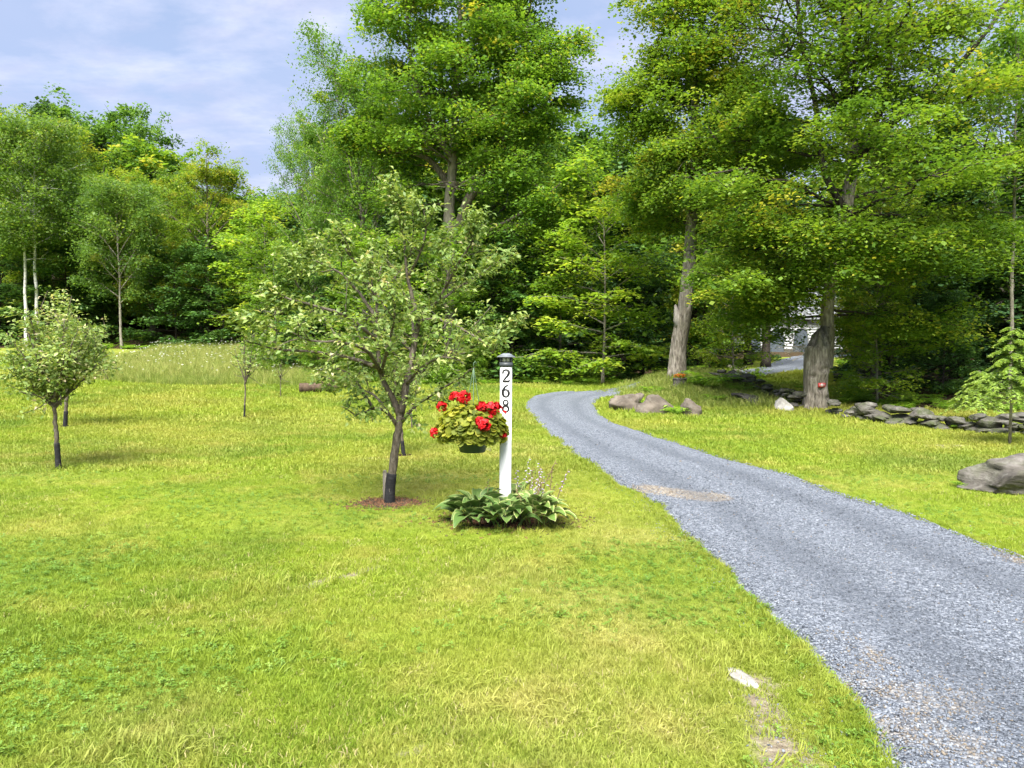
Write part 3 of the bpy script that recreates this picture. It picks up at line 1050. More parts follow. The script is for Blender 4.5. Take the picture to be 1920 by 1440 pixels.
def grow(rng, H, r0, cb, R, prof, nl, e0, e1, nsub, lean=(0, 0), wob=.02, droop=.08, sides=8, forks=None, gapd=0.0):
    """skeleton: returns list of (points, radii, sides) and leaf anchors (pos, spread dir)"""
    tubes, anch = [], []
    n = 12
    ts = np.linspace(0, 1, n)
    off = np.cumsum(rng.normal(0, wob * H / n * 2, (n, 2)), 0)
    off[0] = 0
    tp = np.stack([off[:, 0] + lean[0] * ts, off[:, 1] + lean[1] * ts, ts * H * .96], 1)
    trr = r0 * (1 - ts) ** .85 + .012
    trr[0] *= 1.35
    tubes.append((tp, trr, sides))
    for i in range(nl):
        tt = ((i + rng.random()) / nl)
        t = cb + (1 - cb) * tt * .97
        p0 = np.array([np.interp(t, ts, tp[:, k]) for k in range(3)])
        rt = np.interp(t, ts, trr)
        az = i * 2.4 + rng.normal(0, .4)
        el = e0 + (e1 - e0) * tt + rng.normal(0, .12)
        L = R * prof(tt) * rng.uniform(.72, 1.12)
        L3 = L / max(.45, math.cos(el))
        d = np.array([math.cos(az) * math.cos(el), math.sin(az) * math.cos(el), math.sin(el)])
        s = np.linspace(0, 1, 6)
        lp = p0 + d * s[:, None] * L3 + np.array([0, 0, 1]) * (-droop * L3 * s ** 2)[:, None] + rng.normal(0, .03 * L3, (6, 3)) * s[:, None]
        r1 = min(rt * .6, .018 * L3 + .02)
        tubes.append((lp, r1 * (1 - s) + .006, 5))
        for q in range(nsub):
            ss = .22 + .78 * (q + rng.random()) / nsub
            b0 = np.array([np.interp(ss, s, lp[:, k]) for k in range(3)])
            a2 = az + (1 if q % 2 else -1) * rng.uniform(.45, 1.25)
            e2 = el * .5 + rng.normal(.05, .25)
            l2 = L3 * (.5 - .28 * ss) * rng.uniform(.7, 1.3) + .25
            d2 = np.array([math.cos(a2) * math.cos(e2), math.sin(a2) * math.cos(e2), math.sin(e2)])
            s2 = np.linspace(0, 1, 4)
            bp = b0 + d2 * s2[:, None] * l2 + np.array([0, 0, -1]) * (droop * l2 * s2 ** 2)[:, None]
            tubes.append((bp, r1 * .4 * (1 - s2) + .004, 3))
            if rng.random() > gapd:
                for f in (.4, .72, 1.0):
                    anch.append(bp[0] * (1 - f) + bp[-1] * f)
        anch.append(lp[-1]); anch.append(lp[-2])
    anch.append(tp[-1]); anch.append(tp[-1] + np.array([0, 0, .25]))
    return tubes, np.array(anch)


def foliage(buf, rng, anch, n, leaf, sh, sv, tint=.45, tvar=.16, flat=.55, five=False, wid=.72, gold=0.0, m=0, thin=None):
    na = len(anch)
    w = rng.gamma(1.3, 1.0, na) + .08
    if thin:
        w = w * np.where(anch[:, 2] > thin[0], thin[1], 1.0)
    idx = rng.choice(na, n, p=w / w.sum())
    ctint = tint + rng.normal(0, tvar * 1.25, na)
    if gold:
        ctint = ctint + gold * (np.sin(anch[:, 0] * .9 + anch[:, 2] * .7) > .35) * rng.random(na)
    csize = rng.uniform(.65, 1.35, na)
    off = np.clip(rng.normal(0, 1, (n, 3)), -1.6, 1.6) * np.array([sh, sh, sv]) * csize[idx, None]
    off[:, 2] -= .25 * (off[:, 0] ** 2 + off[:, 1] ** 2) / max(sh, .05)
    C = anch[idx] + off
    N = norm(np.array([0, 0, 1.0]) * (1 + flat) + rng.normal(0, .62, (n, 3)))
    A = norm(np.concatenate([off[:, :2] / max(sh, .01) + rng.normal(0, .7, (n, 2)), rng.normal(-.25, .3, (n, 1))], 1))
    L = leaf * np.clip(rng.lognormal(-.05, .34, n), .4, 1.9)
    t = np.clip(ctint[idx] + rng.normal(0, .09, n), 0, 1)
    (leaves5 if five else leaves4)(buf, C, N, A, L, L * wid, t, m=m)


def tubes_to(buf, tubes, rng, m=0, rough=.06):
    for P, R_, s in tubes:
        if s >= 7:
            P = catmull(P, 26); R_ = np.interp(np.linspace(0, 1, 26), np.linspace(0, 1, len(R_)), R_)
        tube(buf, P, R_, s, m=m, rough=rough if s >= 6 else 0, rng=rng)


KIND = {}


def kind(name, seed, leaf_m, bark_m, nleaf, leaf, sh, sv, tint=.45, tvar=.16, flat=.55, gold=0.0, **g):
    rng = np.random.default_rng(seed)
    tubes, anch = grow(rng, **g)
    tb, fb = Buf(), Buf()
    tubes_to(tb, tubes, rng)
    foliage(fb, rng, anch, nleaf, leaf, sh, sv, tint, tvar, flat, gold=gold)
    KIND[name] = (tb.mesh(name + '_trunk', bark_m), fb.mesh(name + '_crown', leaf_m, False), float(np.percentile(np.concatenate(fb.V)[..., 2], 99.7)))


def plant_tree(name, label, cat, kname, x, y, H, rz=0, group=None, wide=1.0, lean=(0, 0), sink=.05):
    tm, fm, H0 = KIND[kname]
    s = H / H0
    root = thing(name, label, cat, (x, y, H1(x, y) - sink), (lean[0], lean[1], rz), 1.0, group)
    link('trunk', tm, root, scale=(s * wide, s * wide, s))
    link('crown', fm, root, scale=(s * wide, s * wide, s), kind='stuff')
    return root


kind('maple_a', 1, M['maple'], M['bark'], 60000, .18, .44, .16, .50, H=16.5, r0=.33, cb=.20, R=6.3, prof=prof_round, nl=56, e0=.2, e1=1.15, nsub=9, wob=.02, droop=.05)
kind('maple_b', 2, M['gold'], M['bark'], 52000, .13, .40, .13, .62, gold=.45, H=12, r0=.22, cb=.14, R=3.6, prof=prof_round, nl=34, e0=.15, e1=1.1, nsub=7, droop=.08)
kind('maple_c', 3, M['maple'], M['bark_dark'], 40000, .155, .42, .13, .42, H=13, r0=.22, cb=.12, R=3.9, prof=prof_tall, nl=34, e0=.1, e1=1.1, nsub=7)
kind('ash', 4, M['ash'], M['bark_ash'], 62000, .115, .36, .20, .52, flat=.2, H=14, r0=.20, cb=.18, R=4.0, prof=prof_round, nl=36, e0=.45, e1=1.2, nsub=7, droop=-.05)
kind('birch', 5, M['birch'], M['bark_birch'], 24000, .12, .38, .26, .5, flat=0, H=13, r0=.095, cb=.42, R=2.5, prof=prof_tall, nl=26, e0=.5, e1=1.1, nsub=6, droop=.22)
kind('poplar', 6, M['birch'], M['bark_ash'], 28000, .12, .34, .24, .42, flat=0, H=10, r0=.075, cb=.30, R=2.3, prof=prof_tall, nl=22, e0=.75, e1=1.15, nsub=6, droop=.1, gapd=.2)
kind('slim', 15, M['ash'], M['bark_ash'], 7000, .13, .34, .12, .5, flat=.6, H=13, r0=.065, cb=.45, R=1.8, prof=prof_tall, nl=20, e0=.3, e1=1.1, nsub=5, wob=.008)
kind('oak', 7, M['ash'], M['bark_dark'], 22000, .24, .46, .30, .30, flat=0, H=18, r0=.30, cb=.35, R=4.6, prof=prof_round, nl=30, e0=.3, e1=1.1, nsub=6, gapd=.25)
kind('hemlock', 8, M['needle'], M['bark_dark'], 34000, .22, .36, .07, .45, flat=1.2, H=15, r0=.22, cb=.06, R=3.6, prof=prof_cone, nl=60, e0=-.05, e1=.35, nsub=7, droop=.22)
kind('beech', 9, M['young'], M['bark_ash'], 17000, .14, .30, .07, .42, flat=1.1, H=7.5, r0=.06, cb=.05, R=2.5, prof=prof_low, nl=30, e0=.1, e1=1.0, nsub=7, droop=.12)
kind('sapling', 10, M['young'], M['bark_ash'], 11000, .15, .30, .06, .58, flat=1.2, H=6, r0=.045, cb=.12, R=2.0, prof=prof_low, nl=22, e0=.1, e1=.9, nsub=6, droop=.12)
kind('bright_maple', 17, M['young'], M['bark_ash'], 15000, .13, .30, .07, .78, flat=1.0, H=7, r0=.045, cb=.08, R=2.1, prof=prof_low, nl=28, e0=.1, e1=1.0, nsub=6, droop=.10)
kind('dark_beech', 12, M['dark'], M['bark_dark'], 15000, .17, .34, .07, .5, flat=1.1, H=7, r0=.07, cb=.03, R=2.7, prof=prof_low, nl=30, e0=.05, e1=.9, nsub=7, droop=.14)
kind('shrub', 13, M['young'], M['bark_dark'], 9000, .11, .22, .09, .40, flat=.5, H=2.6, r0=.03, cb=.03, R=1.7, prof=prof_low, nl=26, e0=.2, e1=1.1, nsub=5, droop=.05)
kind('bare_pine', 16, M['needle'], M['bark_dark'], 14000, .24, .5, .12, .5, flat=.8, H=17, r0=.27, cb=.42, R=3.0, prof=prof_tall, nl=34, e0=.05, e1=.5, nsub=5, wob=.008)
kind('pine', 14, M['needle'], M['bark_dark'], 15000, .26, .40, .10, .8, flat=.8, H=19, r0=.25, cb=.40, R=2.6, prof=prof_cone, nl=40, e0=.1, e1=.5, nsub=5, droop=-.08)


# the wood that closes the view: far trees one cannot tell apart
def wood_source(name, seed, leaf_m, n, leaf, sh, sv, tint, flat, **g):
    rng = np.random.default_rng(seed)
    tubes, anch = grow(rng, **g)
    bb = Buf()
    tubes_to(bb, [t for t in tubes if t[2] > 3], rng, m=1)
    foliage(bb, rng, anch, n, leaf, sh, sv, tint, .16, flat)
    return source(name, bb, [leaf_m, M['bark_dark']], False)


srcs = [wood_source('wood_tree', 21, M['maple'], 9000, .36, .55, .2, .45, .5, H=15, r0=.25, cb=.12, R=4.4, prof=prof_tall, nl=30, e0=.2, e1=1.1, nsub=5),
        wood_source('wood_tree_dark', 22, M['dark'], 9000, .36, .55, .2, .5, .5, H=14, r0=.25, cb=.06, R=4.2, prof=prof_low, nl=30, e0=.1, e1=1.0, nsub=5),
        wood_source('wood_hemlock', 23, M['needle'], 9000, .40, .5, .12, .5, 1.0, H=16, r0=.25, cb=.04, R=4.0, prof=prof_cone, nl=40, e0=0, e1=.3, nsub=5, droop=.2)]
rng = np.random.default_rng(31)
pts, sc_, vr = [], [], []
tries = 0
while len(pts) < 230 and tries < 20000:
    tries += 1
    a_ = rng.uniform(-.95, .95)
    d_ = rng.uniform(36, 100)
    x, y = d_ * math.sin(a_), d_ * math.cos(a_)
    if x > 8.5 and y < 34 and x < 11 + (y - 20) * .42:
        continue
    front = 47 if x < -10 else (40 if x < 5 else 33)
    if y < front or forest_m(np.array([x]), np.array([y]))[0] < .9:
        continue
    # keep the clearing around the drive and the house
    if 10 < x < 32 and y < 66 and abs(x - (9.5 + (y - 32) * .52)) < 6.0:
        continue
    if 17 < x < 34 and 55 < y < 78:
        continue
    if any((x - q[0]) ** 2 + (y - q[1]) ** 2 < 3.2 ** 2 for q in pts):
        continue
    # lower skyline on the left where the sky opens
    u = 960 + x / y * FPX
    top = 230 if u < 330 else (350 if u < 640 else (200 if u < 1120 else 260))
    hmax = (655 - top) / FPX * y + EYE - H1(x, y) - .5
    hh = min(rng.uniform(.8, 1.2) * 15, hmax)
    if hh < 5:
        continue
    pts.append((x, y, H1(x, y) - .1)); sc_.append(hh / 16.5); vr.append(rng.integers(0, 3) if u > 560 else rng.choice([0, 1, 1, 2]))
n = len(pts)
sc_ = np.array(sc_)
scatter('forest', pts, np.stack([np.zeros(n), np.zeros(n), rng.uniform(0, 6.28, n)], 1), np.stack([np.maximum(sc_, .75), np.maximum(sc_, .75), sc_], 1), rng.random(n), vr, srcs,
        'dense wood behind the trees at the edge of the garden')

# ------------------------------------------------------------------ trees at the wood's edge, one by one
def T(name, label, kname, u, Y, top, rz=0, wide=1.0, lean=(0, 0), cat='tree', group='trees along the edge of the wood'):
    x = xat(u, Y)
    H = (655 - top) / FPX * Y + EYE - H1(x, Y)
    return plant_tree(name, label, cat, kname, x, Y, H, rz, group, wide, lean)


T('birch_tree', 'white-stemmed birch nearest the picture edge at far left, dark knots on its bare stem', 'birch', 52, 38.6, 250, .3)
T('birch_tree', 'white birch with a forked top, second stem from the far left edge', 'birch', 70, 38.9, 225, 2.1, lean=(0, .012))
T('poplar_tree', 'slim pale tree forking low, standing alone before the dark wood above the meadow', 'poplar', 230, 38, 335, 1.0)
T('maple_tree', 'rounded yellow-green maple right of the slim forked birch, against the sky', 'maple_b', 390, 42, 292, .6, .85)
T('maple_tree', 'broad golden-green maple behind the slim forked pale tree', 'maple_b', 285, 45, 318, 2.2, 1.0)
T('maple_tree', 'tall brownish-green tree behind the two white birches', 'maple_b', 110, 46, 235, 4.2, 1.0)
T('oak_tree', 'tall dark loose-crowned tree, highest of the far left skyline', 'oak', 195, 56, 190, .4, 1.1)
T('oak_tree', 'loose open-crowned dark tree with sky showing through, end of the far left skyline', 'oak', 285, 55, 238, 2.9, .8)
T('pine_tree', 'spiky pine top rising from the far left skyline', 'pine', 92, 58, 200, 1.1)
T('ash_tree', 'tall green tree cut by the left picture edge', 'maple_a', -10, 50, 170, .9, .8)
T('maple_tree', 'mid green tree between the slim pale tree and the rounded golden maple', 'maple_c', 160, 43, 330, 1.9, .9)
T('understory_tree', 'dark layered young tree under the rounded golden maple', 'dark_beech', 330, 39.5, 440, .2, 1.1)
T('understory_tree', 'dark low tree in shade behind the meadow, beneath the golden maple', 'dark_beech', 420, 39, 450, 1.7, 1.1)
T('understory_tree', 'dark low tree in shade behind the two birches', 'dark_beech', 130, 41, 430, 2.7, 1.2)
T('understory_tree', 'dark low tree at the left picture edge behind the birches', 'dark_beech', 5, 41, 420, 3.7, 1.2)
T('understory_tree', 'pale yellow-green small tree in the gap under the open sky', 'sapling', 500, 38, 372, .9, .9)
T('ash_tree', 'light green ash with a pale stem, behind the apple tree', 'ash', 685, 33, 70, .5, .72)
T('ash_tree', 'lower light green ash leaning out into the open sky', 'ash', 590, 35, 195, 2.5, .55)
T('understory_tree', 'bright leafy young tree left of the apple tree at the wood edge', 'beech', 520, 31, 440, .8, .85)
T('understory_tree', 'bushy young tree directly behind the apple tree crown', 'beech', 700, 29.5, 420, 2.8, 1.1)
T('understory_tree', 'green young tree hiding the foot of the tall forked maple', 'beech', 835, 28.9, 420, 5.1, 1.0)
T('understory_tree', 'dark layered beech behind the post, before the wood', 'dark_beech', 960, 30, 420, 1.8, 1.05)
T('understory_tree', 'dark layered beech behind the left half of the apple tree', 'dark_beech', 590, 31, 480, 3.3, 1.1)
T('understory_tree', 'green layered young tree between the tall forked maple and the drive bend', 'beech', 1050, 29.5, 380, 4.5, 1.0)
T('young_maple', 'light green young maple with twin slender stems above the drive bend', 'bright_maple', 1130, 27.6, 310, 2.0, 1.1)
T('understory_tree', 'dark low beech between the twin-stemmed young maple and the leaning trunk', 'dark_beech', 1205, 29.5, 450, 5.5, .9)
T('maple_tree', 'dark green maple far behind the drive bend, below the gap of sky', 'maple_c', 1010, 42, 225, .7, 1.0)
T('maple_tree', 'green maple far behind, just left of the right-hand gap of sky', 'maple_c', 1140, 44, 235, 3.0, 1.0)
T('maple_tree', 'dense green maple filling the space right of the tall forked maple', 'maple_c', 925, 36, 120, 4.0, .8)
T('hemlock_tree', 'tall dark hemlock at the far right, right of the old broken trunk', 'hemlock', 1790, 25, 230, .5)
T('hemlock_tree', 'dark hemlock against the right picture edge behind the slim stem', 'hemlock', 1930, 23, 190, 2.5)
T('hemlock_tree', 'dark hemlock behind the old broken-trunked maple', 'hemlock', 1665, 31, 330, 4.4)
T('pine_tree', 'dark bare-trunked pine left of the far drive, nearer the house', 'bare_pine', 1436, 37.5, 230, 3.4, 1.0)
T('pine_tree', 'dark bare-trunked pine farther left of the far drive', 'bare_pine', 1402, 40, 230, .4, .9)
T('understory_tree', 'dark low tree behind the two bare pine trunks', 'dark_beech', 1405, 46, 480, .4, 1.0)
T('maple_tree', 'golden-green maple in the second row behind the old broken trunk', 'maple_b', 1640, 27, 215, 1.4, .9)
T('maple_tree', 'tall fresh green maple at the upper right corner', 'ash', 1890, 27, 20, 4.1, .8)
T('maple_tree', 'golden-green maple in the second row behind the leaning trunk', 'maple_b', 1325, 38, 240, 3.6, .9)
T('understory_tree', 'bright layered young maple right of the old broken trunk, before the dark hemlocks', 'bright_maple', 1645, 20.0, 450, .4, 1.0)
T('understory_tree', 'dark layered young tree behind the low wall at far right', 'dark_beech', 1770, 22, 520, 1.4, .9)
T('understory_tree', 'light green young tree between the leaning trunk and the bare pines', 'bright_maple', 1375, 29.5, 380, 5.2, .8)
T('slim_tree', 'very slender straight pale stem near the right picture edge', 'slim', 1894, 18.5, 40, .8, 1.0, lean=(0, .02))
for u, Y, top, rz, lab in ((505, 28.6, 640, .3, 'low leafy shrub behind the thin sapling, left of the apple tree'),
                           (590, 28.4, 632, 1.3, 'low leafy shrub above the dark fallen log'),
                           (680, 28.3, 620, 2.3, 'low leafy shrub behind the apple trunk'),
                           (800, 28.5, 625, 3.3, 'low leafy shrub behind the hanging basket'),
                           (890, 28.7, 640, 4.4, 'low leafy shrub between the basket and the white post'),
                           (1035, 28.4, 672, 5.4, 'small bush by the outer edge of the drive bend'),
                           (1105, 28.3, 668, .9, 'small bush behind the drive where it bends')):
    T('shrub', lab, 'shrub', u, Y, top, rz, .9, cat='shrub', group='shrubs at the foot of the wood')


# ------------------------------------------------------------------ the two big maples by the wall
def furrowed_trunk(P, R_, sides, rng, furrow=.10, flare=.55, seed=0, knots=()):
    P = np.asarray(P, float)
    n = 64
    Pc = catmull(P, n)
    Rc = np.interp(np.linspace(0, 1, n), np.linspace(0, 1, len(R_)), R_)
    ang = np.arange(sides) * 2 * PI / sides
    V = []
    for q in range(n):
        hh = Pc[q][2] - Pc[0][2]
        fl = flare * math.exp(-hh / .35)
        for a_ in ang:
            ca, sa = math.cos(a_), math.sin(a_)
            f = noise.noise(Vector((ca * 3.2, sa * 3.2, hh * .45 + seed))) * 1.1 + .55 * noise.noise(Vector((ca * 9, sa * 9, hh * .9 + seed)))
            root = (.5 + .5 * math.cos(a_ * 5 + seed + .5 * math.sin(a_ * 2)))
            r = Rc[q] * (1 + furrow * f + fl * root)
            for ka, kh, kr, kamp in knots:      # burls with a sunken eye
                dk = math.hypot(((a_ - ka + PI) % (2 * PI) - PI) * Rc[q], hh - kh) / kr
                r += kamp * (math.exp(-dk * dk) - 1.5 * math.exp(-(dk * 2.4) ** 2))
            V.append((Pc[q][0] + r * ca, Pc[q][1] + r * sa, Pc[q][2]))
    bb = Buf()
    i, j = np.meshgrid(np.arange(n - 1), np.arange(sides), indexing='ij')
    j2 = (j + 1) % sides
    Q = np.stack([i * sides + j, i * sides + j2, (i + 1) * sides + j2, (i + 1) * sides + j], -1).reshape(-1, 4)
    V = V + [tuple(Pc[-1])]
    jj = np.arange(sides)
    Tt = np.stack([(n - 1) * sides + jj, (n - 1) * sides + (jj + 1) % sides, np.full(sides, len(V) - 1)], 1)
    bb.add(np.array(V), Q, Tt)
    return bb


def limb_set(rng, bb, starts, nsub, droop, anch):
    """starts: (p0, azimuth, elevation, length, radius)"""
    for p0, az, el, L, r1 in starts:
        d = np.array([math.cos(az) * math.cos(el), math.sin(az) * math.cos(el), math.sin(el)])
        s = np.linspace(0, 1, 7)
        lp = np.array(p0) + d * s[:, None] * L + np.array([0, 0, 1]) * (-droop * L * s ** 2)[:, None] + rng.normal(0, .035 * L, (7, 3)) * s[:, None]
        tube(bb, catmull(lp, 14), np.interp(np.linspace(0, 1, 14), s, r1 * (1 - s) ** .9 + .008), 6, rough=.05, rng=rng)
        for q in range(nsub):
            ss = .2 + .8 * (q + rng.random()) / nsub
            b0 = np.array([np.interp(ss, s, lp[:, k]) for k in range(3)])
            a2 = az + (1 if q % 2 else -1) * rng.uniform(.4, 1.2)
            e2 = el * .45 + rng.normal(.05, .25)
            l2 = L * (.5 - .28 * ss) * rng.uniform(.7, 1.3) + .3
            d2 = np.array([math.cos(a2) * math.cos(e2), math.sin(a2) * math.cos(e2), math.sin(e2)])
            s2 = np.linspace(0, 1, 4)
            bp = b0 + d2 * s2[:, None] * l2 + np.array([0, 0, -1]) * (droop * l2 * s2 ** 2)[:, None]
            tube(bb, bp, r1 * .35 * (1 - s2) + .005, 4)
            for f in (.35, .7, 1.0):
                anch.append(bp[0] * (1 - f) + bp[-1] * f)
            # tertiary twigs
            for w_ in range(2):
                f = rng.uniform(.3, 1)
                a3 = a2 + rng.choice([-1, 1]) * rng.uniform(.5, 1.1)
                l3 = l2 * rng.uniform(.3, .55)
                b3 = bp[0] * (1 - f) + bp[-1] * f
                e3 = np.array([math.cos(a3), math.sin(a3), rng.normal(0, .2)]) * l3
                tube(bb, [b3, b3 + e3], [.01, .004], 3)
                anch.append(b3 + e3)
        anch.append(lp[-1]); anch.append(lp[-2])


# tall forked maple behind the apple tree
rng = np.random.default_rng(47)
Ym = 30.5
fx = xat(846, Ym)
fp = np.array([fx, Ym, H1(fx, Ym)])
root = thing('maple_tree', 'very tall forked maple behind the apple tree and white post', 'tree', fp, group='trees along the edge of the wood')
pm = lambda u, v, dy=0.0: np.array(at(u, v, Ym + dy)) - fp
STEMS = [([pm(846, 722), pm(845, 600), pm(843, 480), pm(842, 390), pm(848, 320), pm(850, 240), pm(856, 140), pm(862, 40), pm(860, -70)], [.28, .24, .23, .22, .19, .15, .12, .08, .03]),
         ([pm(846, 470), pm(872, 390, -.3), pm(905, 330, -.4), pm(935, 270, -.5), pm(965, 190, -.5), pm(985, 90, -.5), pm(1000, -60, -.5)], [.20, .19, .17, .15, .11, .08, .03]),
         ([pm(843, 350), pm(805, 300, .4), pm(760, 285, .6), pm(700, 280, .8), pm(650, 240, .9)], [.13, .12, .10, .07, .03]),
         ([pm(850, 300), pm(812, 240, -.5), pm(780, 160, -.8), pm(765, 60, -1.0), pm(760, -40, -1.0)], [.13, .11, .09, .06, .03]),
         ([pm(880, 390, -.3), pm(880, 470, -.3), pm(905, 440, -.8), pm(985, 395, -1.6), pm(1070, 330, -2.0)], [.02, .05, .07, .05, .02]),
         ([pm(935, 270, -.5), pm(990, 230, -.9), pm(1035, 170, -1.2), pm(1060, 80, -1.3)], [.10, .08, .06, .02]),
         ([pm(850, 240), pm(870, 170, .9), pm(910, 90, 1.6), pm(930, -20, 1.9)], [.10, .08, .06, .02])]
tb, lb, anch, st = Buf(), Buf(), [], []
for q, (P, R_) in enumerate(STEMS):
    cv = catmull(P, 30)
    tube(tb if q == 0 else lb, cv, np.interp(np.linspace(0, 1, 30), np.linspace(0, 1, len(R_)), R_), 12 if q < 2 else 8, rough=.05, rng=rng)
    n0 = (30, 20, 9, 14, 6, 9, 10)[q]
    f0 = (.36, .35, .35, .25, .5, .3, .3)[q]
    for w_ in range(n0):
        f = f0 + (1 - f0) * (w_ + rng.random()) / n0
        p0 = cv[min(29, int(f * 29))]
        L = (4.3 if q == 0 else 1.75 if q in (1, 5) else 2.3) * (1.25 - .75 * f) * rng.uniform(.6, 1.15)
        st.append((p0, w_ * 2.4 + rng.normal(0, .3), .05 + .85 * (f - f0) / (1 - f0) + rng.normal(0, .1), L, .025 + .03 * (1 - f)))
limb_set(rng, lb, st, 7, .05, anch)
link('trunk', tb.mesh('forked_trunk', M['bark_ash']), root)
link('limbs', lb.mesh('forked_limbs', M['bark']), root)
anch = np.array(anch)
_z0, _z1 = pm(845, 450)[2], pm(845, 285)[2]
anch = anch[~((np.abs(anch[:, 0] + .1) < 1.0) & (anch[:, 1] < .4) & (anch[:, 2] > _z0) & (anch[:, 2] < _z1))]
fb = Buf()
foliage(fb, rng, anch, 170000, .108, .38, .15, .52, .15, .35)
link('crown', fb.mesh('forked_crown', M['maple'], False), root, kind='stuff')

# maple leaning over the mound
rng = np.random.default_rng(41)
mp = gp(1270, 708)
Yb = mp[1]
root = thing('maple_tree', 'big maple with a leaning grey trunk on the mound, behind the barrel planter', 'tree', mp, group='big maples along the stone wall')
tp = [(np.array(at(u, v, Yb)) - mp) for u, v in ((1268, 716), (1273, 650), (1283, 580), (1291, 500), (1299, 410), (1305, 300), (1300, 180), (1310, 60), (1305, -80))]
tp = [t + np.array([0, .12 * q * (-1) ** (q // 2) * .3, 0]) for q, t in enumerate(tp)]
bb = furrowed_trunk(tp, [.27, .235, .22, .20, .17, .14, .11, .08, .03], 26, rng, .12, .35, 2.0)
trunk = link('trunk', bb.mesh('leaning_trunk', M['bark_old']), root)
lb, anch = Buf(), []
TP = catmull(tp, 40)
st = []
for q in range(30):
    f = .48 + .51 * (q + rng.random()) / 30
    p0 = TP[int(f * 39)]
    az = q * 2.4 + rng.normal(0, .3)
    L = 2.35 * math.sqrt(max(.1, 1 - (1.5 * (f - .42) / .58 - .75) ** 2)) * rng.uniform(.75, 1.15)
    el = .15 + .95 * (f - .42) / .58
    if math.cos(az) < -.2:
        L *= .92
    st.append((p0, az, el, L, .035 + .03 * (1 - f)))
limb_set(rng, lb, st, 7, .06, anch)
link('limbs', lb.mesh('leaning_limbs', M['bark_dark']), root)
fb = Buf()
foliage(fb, rng, np.array(anch), 130000, .086, .33, .12, .48, .17, .5, gold=.3, thin=(9.3, .55))
link('crown', fb.mesh('leaning_crown', M['gold'], False), root, kind='stuff')
sb = Buf()      # torn stub and dead limbs
s0 = np.array(at(1274, 600, Yb)) - mp
s1 = np.array(at(1265, 572, Yb)) - mp
tube(sb, [s0 + [0, -.1, -.25], s0 + [-.06, -.12, 0], s1 + [0, -.1, 0]], [.15, .11, .03], 9, rough=.18, rng=rng)
link('stub', sb.mesh('torn_stub', M['dead']), root, label='torn pale stub of a broken limb')
db = Buf()
for (ua, va), (ub, vb), dy in (((1300, 420), (1255, 358), -1.2), ((1290, 360), (1345, 355), -1.3), ((1300, 372), (1240, 360), -1.0), ((1325, 330), (1280, 305), -1.3)):
    a_, b_ = np.array(at(ua, va, Yb + .0)) - mp, np.array(at(ub, vb, Yb + dy)) - mp
    mid = (a_ + b_) / 2 + np.array([0, 0, .12])
    cv = catmull([a_, mid, b_], 8)
    tube(db, cv, np.linspace(.035, .01, 8), 5, rough=.05, rng=rng)
    for w_ in range(5):
        f = rng.integers(3, 8)
        tube(db, [cv[f], cv[f] + rng.normal(0, .3, 3) + np.array([0, 0, .1])], [.012, .004], 3)
link('dead_limb', db.mesh('dead_limb', M['dead']), root, label='bare pale dead branches')

# old broken maple standing in the wall
rng = np.random.default_rng(43)
op = gp(1532, 766)
Yo = op[1]
root = thing('maple_tree', 'old maple with a thick broken trunk and red sign, standing in the wall', 'tree', op, group='big maples along the stone wall')
tp = [np.array(at(u, v, Yo)) - op for u, v in ((1530, 775), (1530, 735), (1531, 690), (1534, 655), (1540, 640))]
bb = furrowed_trunk(tp, [.30, .27, .285, .295, .21], 34, rng, .17, .42, 7.0, knots=((-1.62, .62, .14, .09), (-1.35, 1.12, .15, .10), (-2.2, .95, .13, .08), (-1.0, .40, .16, .07)))
_v = bb.V[0]
for q in range(len(_v)):
    _row = q // 34
    if _row >= 53:
        a_ = math.atan2(_v[q, 1], _v[q, 0])
        _v[q, 2] += (_row - 52) / 11 * (.16 * math.sin(a_ * 3 + 1) + .14 * math.sin(a_ * 7 + 2) + .10 * math.cos(a_ - .3))
link('trunk', bb.mesh('old_trunk', M['bark_old']), root)
tp2 = [np.array(at(u, v, Yo + .25)) - op for u, v in ((1546, 690), (1551, 640), (1553, 560), (1572, 470), (1588, 380), (1600, 270), (1585, 150), (1590, 20), (1600, -150))]
bb = furrowed_trunk(tp2, [.20, .17, .16, .16, .15, .13, .11, .08, .03], 18, rng, .10, .0, 4.0)
link('stem', bb.mesh('old_stem', M['bark_old']), root, label='slimmer living stem rising behind the broken trunk')
tp3 = [np.array(at(u, v, Yo + .1)) - op for u, v in ((1588, 400), (1545, 320), (1530, 200), (1500, 60), (1490, -120))]
tp4 = [np.array(at(u, v, Yo - .1)) - op for u, v in ((1598, 300), (1655, 200), (1668, 100), (1665, 0), (1690, -140))]
tp5 = [np.array(at(u, v, Yo - .3)) - op for u, v in ((1598, 290), (1680, 225), (1760, 160), (1850, 60), (1900, -20))]
lb, anch = Buf(), []
for tq in (tp3, tp4, tp5):
    cv = catmull(tq, 14)
    tube(lb, cv, np.linspace(.10, .03, 14), 8, rough=.06, rng=rng)
st = []
lows = [(3.0, 3.3, .0, 1.5), (2.9, 2.8, .02, 1.6), (4.2, 3.2, .02, 2.9), (4.7, 3.5, .05, 3.0), (5.2, 2.9, .05, 3.0), (4.4, -2.5, .0, 2.8), (4.0, -1.6, .0, 2.6), (4.5, -.6, .0, 3.0), (5.0, .1, .0, 3.2), (3.4, 3.2, .0, 2.0), (3.9, -1.3, .0, 2.9), (2.5, -.3, -.08, 2.6), (2.3, .2, -.02, 3.0), (4.2, -2.1, .02, 2.8), (2.3, 2.7, -.05, 2.2), (3.6, -.9, .05, 2.9), (3.0, 3.6, .1, 3.3), (3.7, .0, .1, 3.2), (3.5, -2.6, .0, 2.2), (3.9, .7, .1, 3.0)]
T2 = catmull(tp2, 60)
